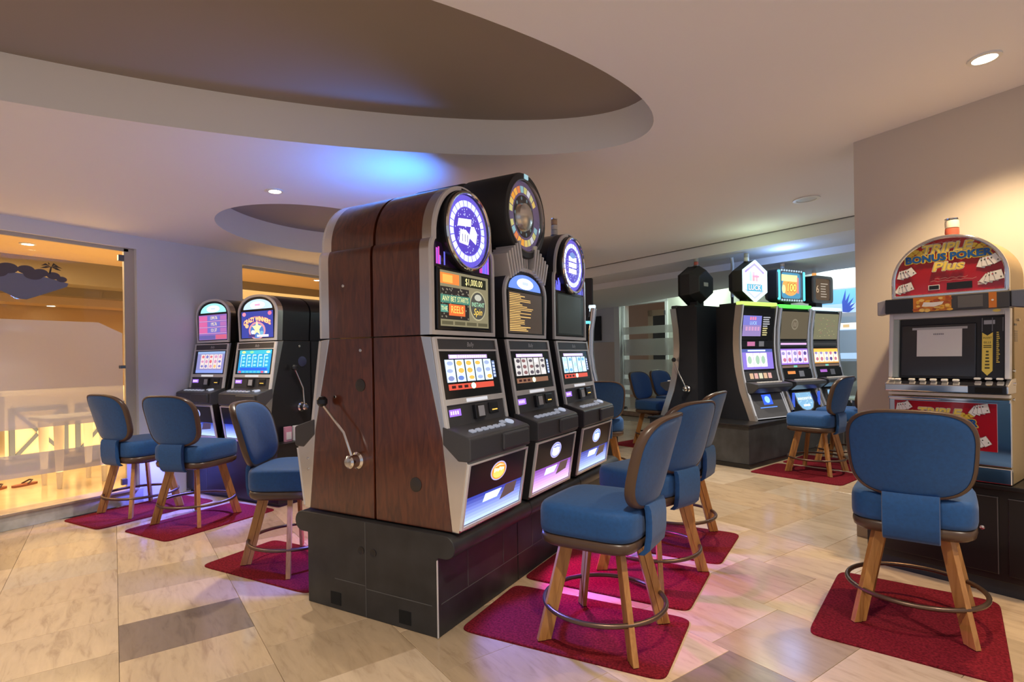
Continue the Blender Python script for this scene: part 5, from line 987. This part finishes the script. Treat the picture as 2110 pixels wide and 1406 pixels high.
def cards(m, F, cx, cy, s, a0, lay):
    for i in range(4):
        a = a0 + (i - 1.5) * 0.28; c, s_ = math.cos(a), math.sin(a); px, py = cx + (i - 1.5) * s * 0.30, cy + (i - 1.5) * s * 0.10
        R2 = lambda x, y: (px + x * c - y * s_, py + x * s_ + y * c)
        m.flat(F, [R2(-s * .34, -s * .47), R2(s * .34, -s * .47), R2(s * .34, s * .47), R2(-s * .34, s * .47)], pbr('card_edge', (0.25, 0.22, 0.20), 0.5), lay + 2 * i); m.flat(F, [R2(-s * .31, -s * .44), R2(s * .31, -s * .44), R2(s * .31, s * .44), R2(-s * .31, s * .44)], PAPER, lay + 1 + 2 * i)
        k = ink((0.6, 0.05, 0.05)) if i == 2 else ink((0.03, 0.05, 0.03))
        for dx, dy in ((-.14, .22), (.14, -.22)): m.disc(F, R2(dx * s, dy * s), s * 0.065, s * 0.065, k, lay + 2 + 2 * i, 8)
def deco(m, F, cx, cy, w_, lay):
    pts = [(cx + w_ * (k / 12 - 0.5), cy + 0.004 * math.sin(k * 2.2)) for k in range(13)]
    for a, b in zip(pts, pts[1:]): m.flat(F, [(a[0], a[1] - .0015), (b[0], b[1] - .0015), (b[0], b[1] + .0015), (a[0], a[1] + .0015)], pbr('ink_dusty', (0.55, 0.25, 0.22), 0.4), lay)
def logo(m, F, cx, cy, k):
    for dx in (-0.20, 0.20):
        for i in range(4): m.disc(F, (cx + (dx * 0.72 + (i - 1.5) * 0.026) * k, cy + (0.062 + (0.012 if i % 2 else 0)) * k), 0.022 * k, 0.016 * k, pbr('ink_gold', (0.80, 0.55, 0.06), 0.35), 2, 8)
    m.otext(F, 'TRIPLE', (cx, cy + 0.078 * k), 0.075 * k, YEL, SALM, 4, 0.07, width=0.25 * k, shear=0.25)
    m.otext(F, 'BONUS POKER', (cx, cy + 0.02 * k), 0.062 * k, INKB, YEL, 7, 0.10, bold=0.045, width=0.43 * k)
    m.otext(F, 'Plus', (cx + 0.01, cy - 0.043 * k), 0.075 * k, YEL, SALM, 10, 0.07, width=0.15 * k, shear=0.25)
m = MB(); logo(m, FB, -0.02, 0.0, 0.85); m.build('logo_print', rp_)
for a in ((0.175, 0.095, 0.055, -0.2), (0.175, -0.085, 0.055, 0.15), (-0.2, 0.095, 0.05, 0.2), (-0.2, -0.085, 0.05, -0.15)): m = MB(); cards(m, FB, *a, 3); m.build('card_print', rp_)
for z in (0.452, 0.478): m = MB(); m.box((0, -0.014, z), (0.592, 0.03, 0.018), CREAM if z > 0.47 else CHROME); m.build('chrome_band', t, bevel=0.004)
m = MB(); m.prism([(0.03, 0.492), (0.075, 0.495), (0.075, 0.535), (-0.02, 0.572), (-0.09, 0.575), (-0.09, 0.492)], YZ, -0.298, 0.298, CHROME); dk = m.build('button_deck', t, bevel=0.004)
m = MB(); m.box((0.205, -0.072, 0.515), (0.17, 0.012, 0.045), BLACK); cs = m.build('coin_slot', dk, bevel=0.003); m = MB(); m.box((0.205, -0.079, 0.513), (0.115, 0.006, 0.030), pbr('hole_black', (0.002, 0.002, 0.002), 0.9)); m.build('slot_mouth', cs)
for x in (-0.275, -0.24, -0.165, -0.11, -0.055, 0.0, 0.055, 0.15, 0.20, 0.25): m = MB(); m.box((x, -0.035 if x < 0.1 else -0.015, 0.562 if x < 0.1 else 0.573), (0.030, 0.026, 0.012), PAPER); m.build('button', dk, bevel=0.003, seg=1)
# screen bay
o = Vector((0, -0.03, 0.573)); V = Vector((0, 0.035, 0.43)).normalized(); N_ = U.cross(V); rt_ = Matrix((U, -N_, V)).transposed()
def pb(mb, x0, v0, x1, v1, th, mt, base=0.0): mb.box(o + U * ((x0 + x1) / 2) + V * ((v0 + v1) / 2) + N_ * (base + th / 2), (x1 - x0, th, v1 - v0), mt, rt_)
m = MB()
for s_ in (-1, 1): pb(m, min(s_ * .272, s_ * .294), 0, max(s_ * .272, s_ * .294), 0.43, 0.05, FRAME, -0.05)
pb(m, -0.272, 0.39, 0.272, 0.43, 0.05, FRAME, -0.05); m.build('screen_bezel', t, bevel=0.004)
m = MB(); pb(m, -0.272, 0.0, 0.272, 0.39, 0.01, BLACK, -0.045); pb(m, -0.272, 0, -0.245, 0.39, 0.025, pbr('bay_side', (0.45, 0.52, 0.50), 0.15), -0.04); m.build('screen_bay', t)
m = MB(); pb(m, -0.235, 0.01, 0.14, 0.35, 0.014, pbr('screen_grey', (0.035, 0.035, 0.04), 0.06), -0.038); sc_ = m.build('screen', t, bevel=0.006)
m = MB(); pb(m, -0.15, 0.14, 0.075, 0.325, 0.001, PAPER, -0.0235); pb(m, -0.175, 0.315, 0.10, 0.33, 0.0012, pbr('tape', (0.5, 0.5, 0.5), 0.4), -0.0233); nt = m.build('notice_paper', t)
Fn = (o + N_ * -0.0215, U, V); m = MB(); [m.rect(Fn, -0.065 + i_ * 0.009, 0.280, -0.059 + i_ * 0.009, 0.289, ink((0.25, 0.25, 0.28)), 1) for i_ in range(6)]; m.build('paper_print', nt)
m = MB(); pb(m, 0.16, 0.0, 0.268, 0.38, 0.02, BLACK, -0.042); bv = m.build('bill_validator', t, bevel=0.003)
Fv2 = (o + N_ * -0.0215, U, V); m = MB(); m.rect(Fv2, 0.175, 0.335, 0.225, 0.36, pbr('reader_face', (0.45, 0.46, 0.50), 0.3), 1)
for x in (0.168, 0.213, 0.26): m.rect(Fv2, x - .002, 0.29, x + .002, 0.375, GUN, 2)
m.flat(Fv2, [(0.168, 0.05), (0.192, 0.02), (0.216, 0.05), (0.216, 0.285), (0.192, 0.265), (0.168, 0.285)], YEL, 3)
m.text(Fv2, 'INSERT', (0.192, 0.250), 0.017, ink((0.1, 0.08, 0.02)), 4, width=0.038); m.text(Fv2, 'BILLS', (0.192, 0.222), 0.019, ink((0.1, 0.08, 0.02)), 4, width=0.032)
for i in range(2): m.rect(Fv2, 0.174, 0.19 + i * 0.011, 0.21, 0.196 + i * 0.011, ink((0.15, 0.12, 0.02)), 4)
for i in range(6): m.rect(Fv2, 0.186 - 0.001 * i, 0.162 - i * 0.02, 0.198 + 0.001 * i, 0.172 - i * 0.02, ink((0.1, 0.08, 0.02)), 4)
for i in range(16): m.rect(Fv2, 0.232, 0.10 + i * 0.012, 0.232 + rp.uniform(0.008, 0.016), 0.106 + i * 0.012, YEL, 3)
m.build('validator_print', bv)
# player bar, arch and beacon
def barpiece(name, par, x0, x1, mt, q0=0.06, taper=0): 
    m = MB(); m.box(((x0 + x1) / 2, -q0 / 2 + 0.02, 1.047), (x1 - x0, q0 + 0.04, 0.098), mt); return m.build(name, par, bevel=0.004)
pbm = barpiece('player_bar', t, -0.295, 0.305, CHAR, 0.055)
for s_, x0, x1 in ((-1, -0.345, -0.295), (1, 0.305, 0.40)):
    m = MB(); a, b = (x0, x1) if s_ > 0 else (x1, x0)
    m.prism([(x0, 0.99 if s_ < 0 else 1.0), (x1, 1.0 if s_ < 0 else 0.985), (x1, 1.10), (x0, 1.085 if s_ < 0 else 1.10)], XZ, -0.045, 0.02, GUN if s_ > 0 else pbr('end_cap', (0.34, 0.33, 0.36), 0.35)); m.build('end_cap', pbm, bevel=0.006)
FBr = (Vector((0, -0.0555, 1.047)), U, Vector((0, 0, 1))); m = MB(); OR = pbr('ink_orange', (0.65, 0.20, 0.02), 0.3)
m.rect(FBr, -0.295, -0.045, -0.145, 0.045, BLACK, 1); m.rect(FBr, -0.145, -0.046, 0.045, 0.047, OR, 1)
for i in range(26): m.disc(FBr, (rp.uniform(-0.14, 0.04), rp.uniform(-0.04, 0.04)), rp.uniform(0.008, 0.02), rp.uniform(0.006, 0.014), pbr('ink_fl%d' % (i % 3), [(0.85, 0.45, 0.05), (0.45, 0.09, 0.02), (0.90, 0.60, 0.15)][i % 3], 0.35), 2 + i % 3, 8)
m.flat(FBr, [(-0.10, -0.012), (-0.04, -0.018), (0.0, -0.006), (0.01, 0.012), (-0.05, 0.01), (-0.09, 0.014)], PAPER, 6); m.rect(FBr, 0.075, -0.035, 0.19, 0.038, pbr('lcd_grey', (0.13, 0.12, 0.11), 0.2), 2); m.rect(FBr, 0.215, -0.046, 0.25, 0.047, OR, 2); m.disc(FBr, (0.232, 0.0), 0.006, 0.006, PAPER, 3, 8); m.build('bar_print', pbm)
m = MB(); m.disc((Vector((0, -0.036, 0.985)), U, Vector((0, 0, 1))), (0.245, 0.0), 0.018, 0.009, YEL, 2, 14); m.build('sticker', t)
aw = 0.285; ar = [(-aw, 1.095), (aw, 1.095), (aw, 1.20)] + [(aw * math.cos(PI * k / 30), 1.20 + 0.283 * math.sin(PI * k / 30)) for k in range(1, 30)] + [(-aw, 1.20)]
fn = lambda a, b, q: Vector((a + 0.012, -q, b))
m = MB(); m.prism(ar, fn, -0.30, 0.0, GOLD, True); m.build('arch_case', t, sharp=30)
inn = inset(ar, 0.022); m = MB(); m.ringband(ar, inn, fn, 0.0, 0.022, CHROME, True); m.build('arch_rim', t, bevel=0.006, sharp=30)
m = MB(); m.prism(inn, fn, 0.0005, 0.008, REDG); ag = m.build('arch_glass', t); FA = (Vector((0.012, -0.0085, 0)), U, Vector((0, 0, 1)))
m = MB(); logo(m, FA, 0.0, 1.325, 0.98); m.build('logo_print', ag)
for a in ((-0.205, 1.262, 0.058, 0.15), (-0.215, 1.165, 0.058, -0.1), (0.195, 1.29, 0.062, 0.1), (0.21, 1.19, 0.062, -0.2)): m = MB(); cards(m, FA, *a, 3); m.build('card_print', ag)
m = MB()
deco(m, FA, 0, 1.44, 0.14, 2); deco(m, FA, 0.02, 1.21, 0.16, 2); deco(m, FA, 0.03, 1.195, 0.22, 2); o_ = m.build('scroll_print', ag); o_['kind'] = 'stuff'; m = MB()
m.rect(FA, -0.092, 1.14, -0.035, 1.172, PAPER, 2); m.rect(FA, -0.088, 1.144, -0.039, 1.168, BLACK, 3); m.build('display_window', ag); m = MB(); m.rect(FA, 0.0, 1.135, 0.12, 1.178, BLACK, 3); m.build('display_window', ag); m = MB()
for i in range(2): m.rect(FA, 0.145, 1.15 + i * 0.012, 0.185, 1.158 + i * 0.012, pbr('ink_pale', (0.7, 0.6, 0.55), 0.4), 2)
m.build('glass_print', ag)
beacon(t, 0.012, 0.10, 1.475, [pbr('beacon_red', (0.5, 0.03, 0.03), 0.25), CREAM], 0.035, 0.13)
for x, y, z in ((0.293, 0.05, 0.62), (0.293, 0.06, 0.545), (0.293, 0.03, 0.46), (0.293, 0.16, 0.93)): m = MB(); m.lathe([(0.009, 0), (0.009, 0.012), (0.001, 0.013)], (x - 0.001, y, z), (1, 0, 0), CHROME, 12); m.build('side_lock', t)
m = MB(); m.box((0.2925, 0.12, 0.90), (0.002, 0.05, 0.012), BLACK)
for i in range(6): m.box((0.2925, 0.13, 0.86 - i * 0.012), (0.002, 0.06, 0.005), BLACK)
m.build('rating_print', t)
def squash(o):
    for v in o.data.vertices:
        v.co.x *= 0.965
        if v.co.z > 0.573: v.co.z = 0.573 + (v.co.z - 0.573) * 0.90
for c_ in t.children:
    squash(c_)
    for d_ in c_.children: squash(d_)
# ------------------------------------------------------------------ coloured light the machine tops throw on the ceiling
lamp('SPOT', (-2.66, 3.15, 2.26), 30, (0.02, 0.24, 1.0), aim=(-3.0, 3.05, 2.75), spot_size=R(150), spot_blend=0.6, shadow_soft_size=0.08)
lamp('POINT', onC(1.1, 0.05, 2.52), 9, (0.30, 0.50, 1.0), shadow_soft_size=0.15)
lamp('POINT', onC(0.3, 0.0, 2.40), 4, (0.75, 1.0, 0.55), shadow_soft_size=0.15)
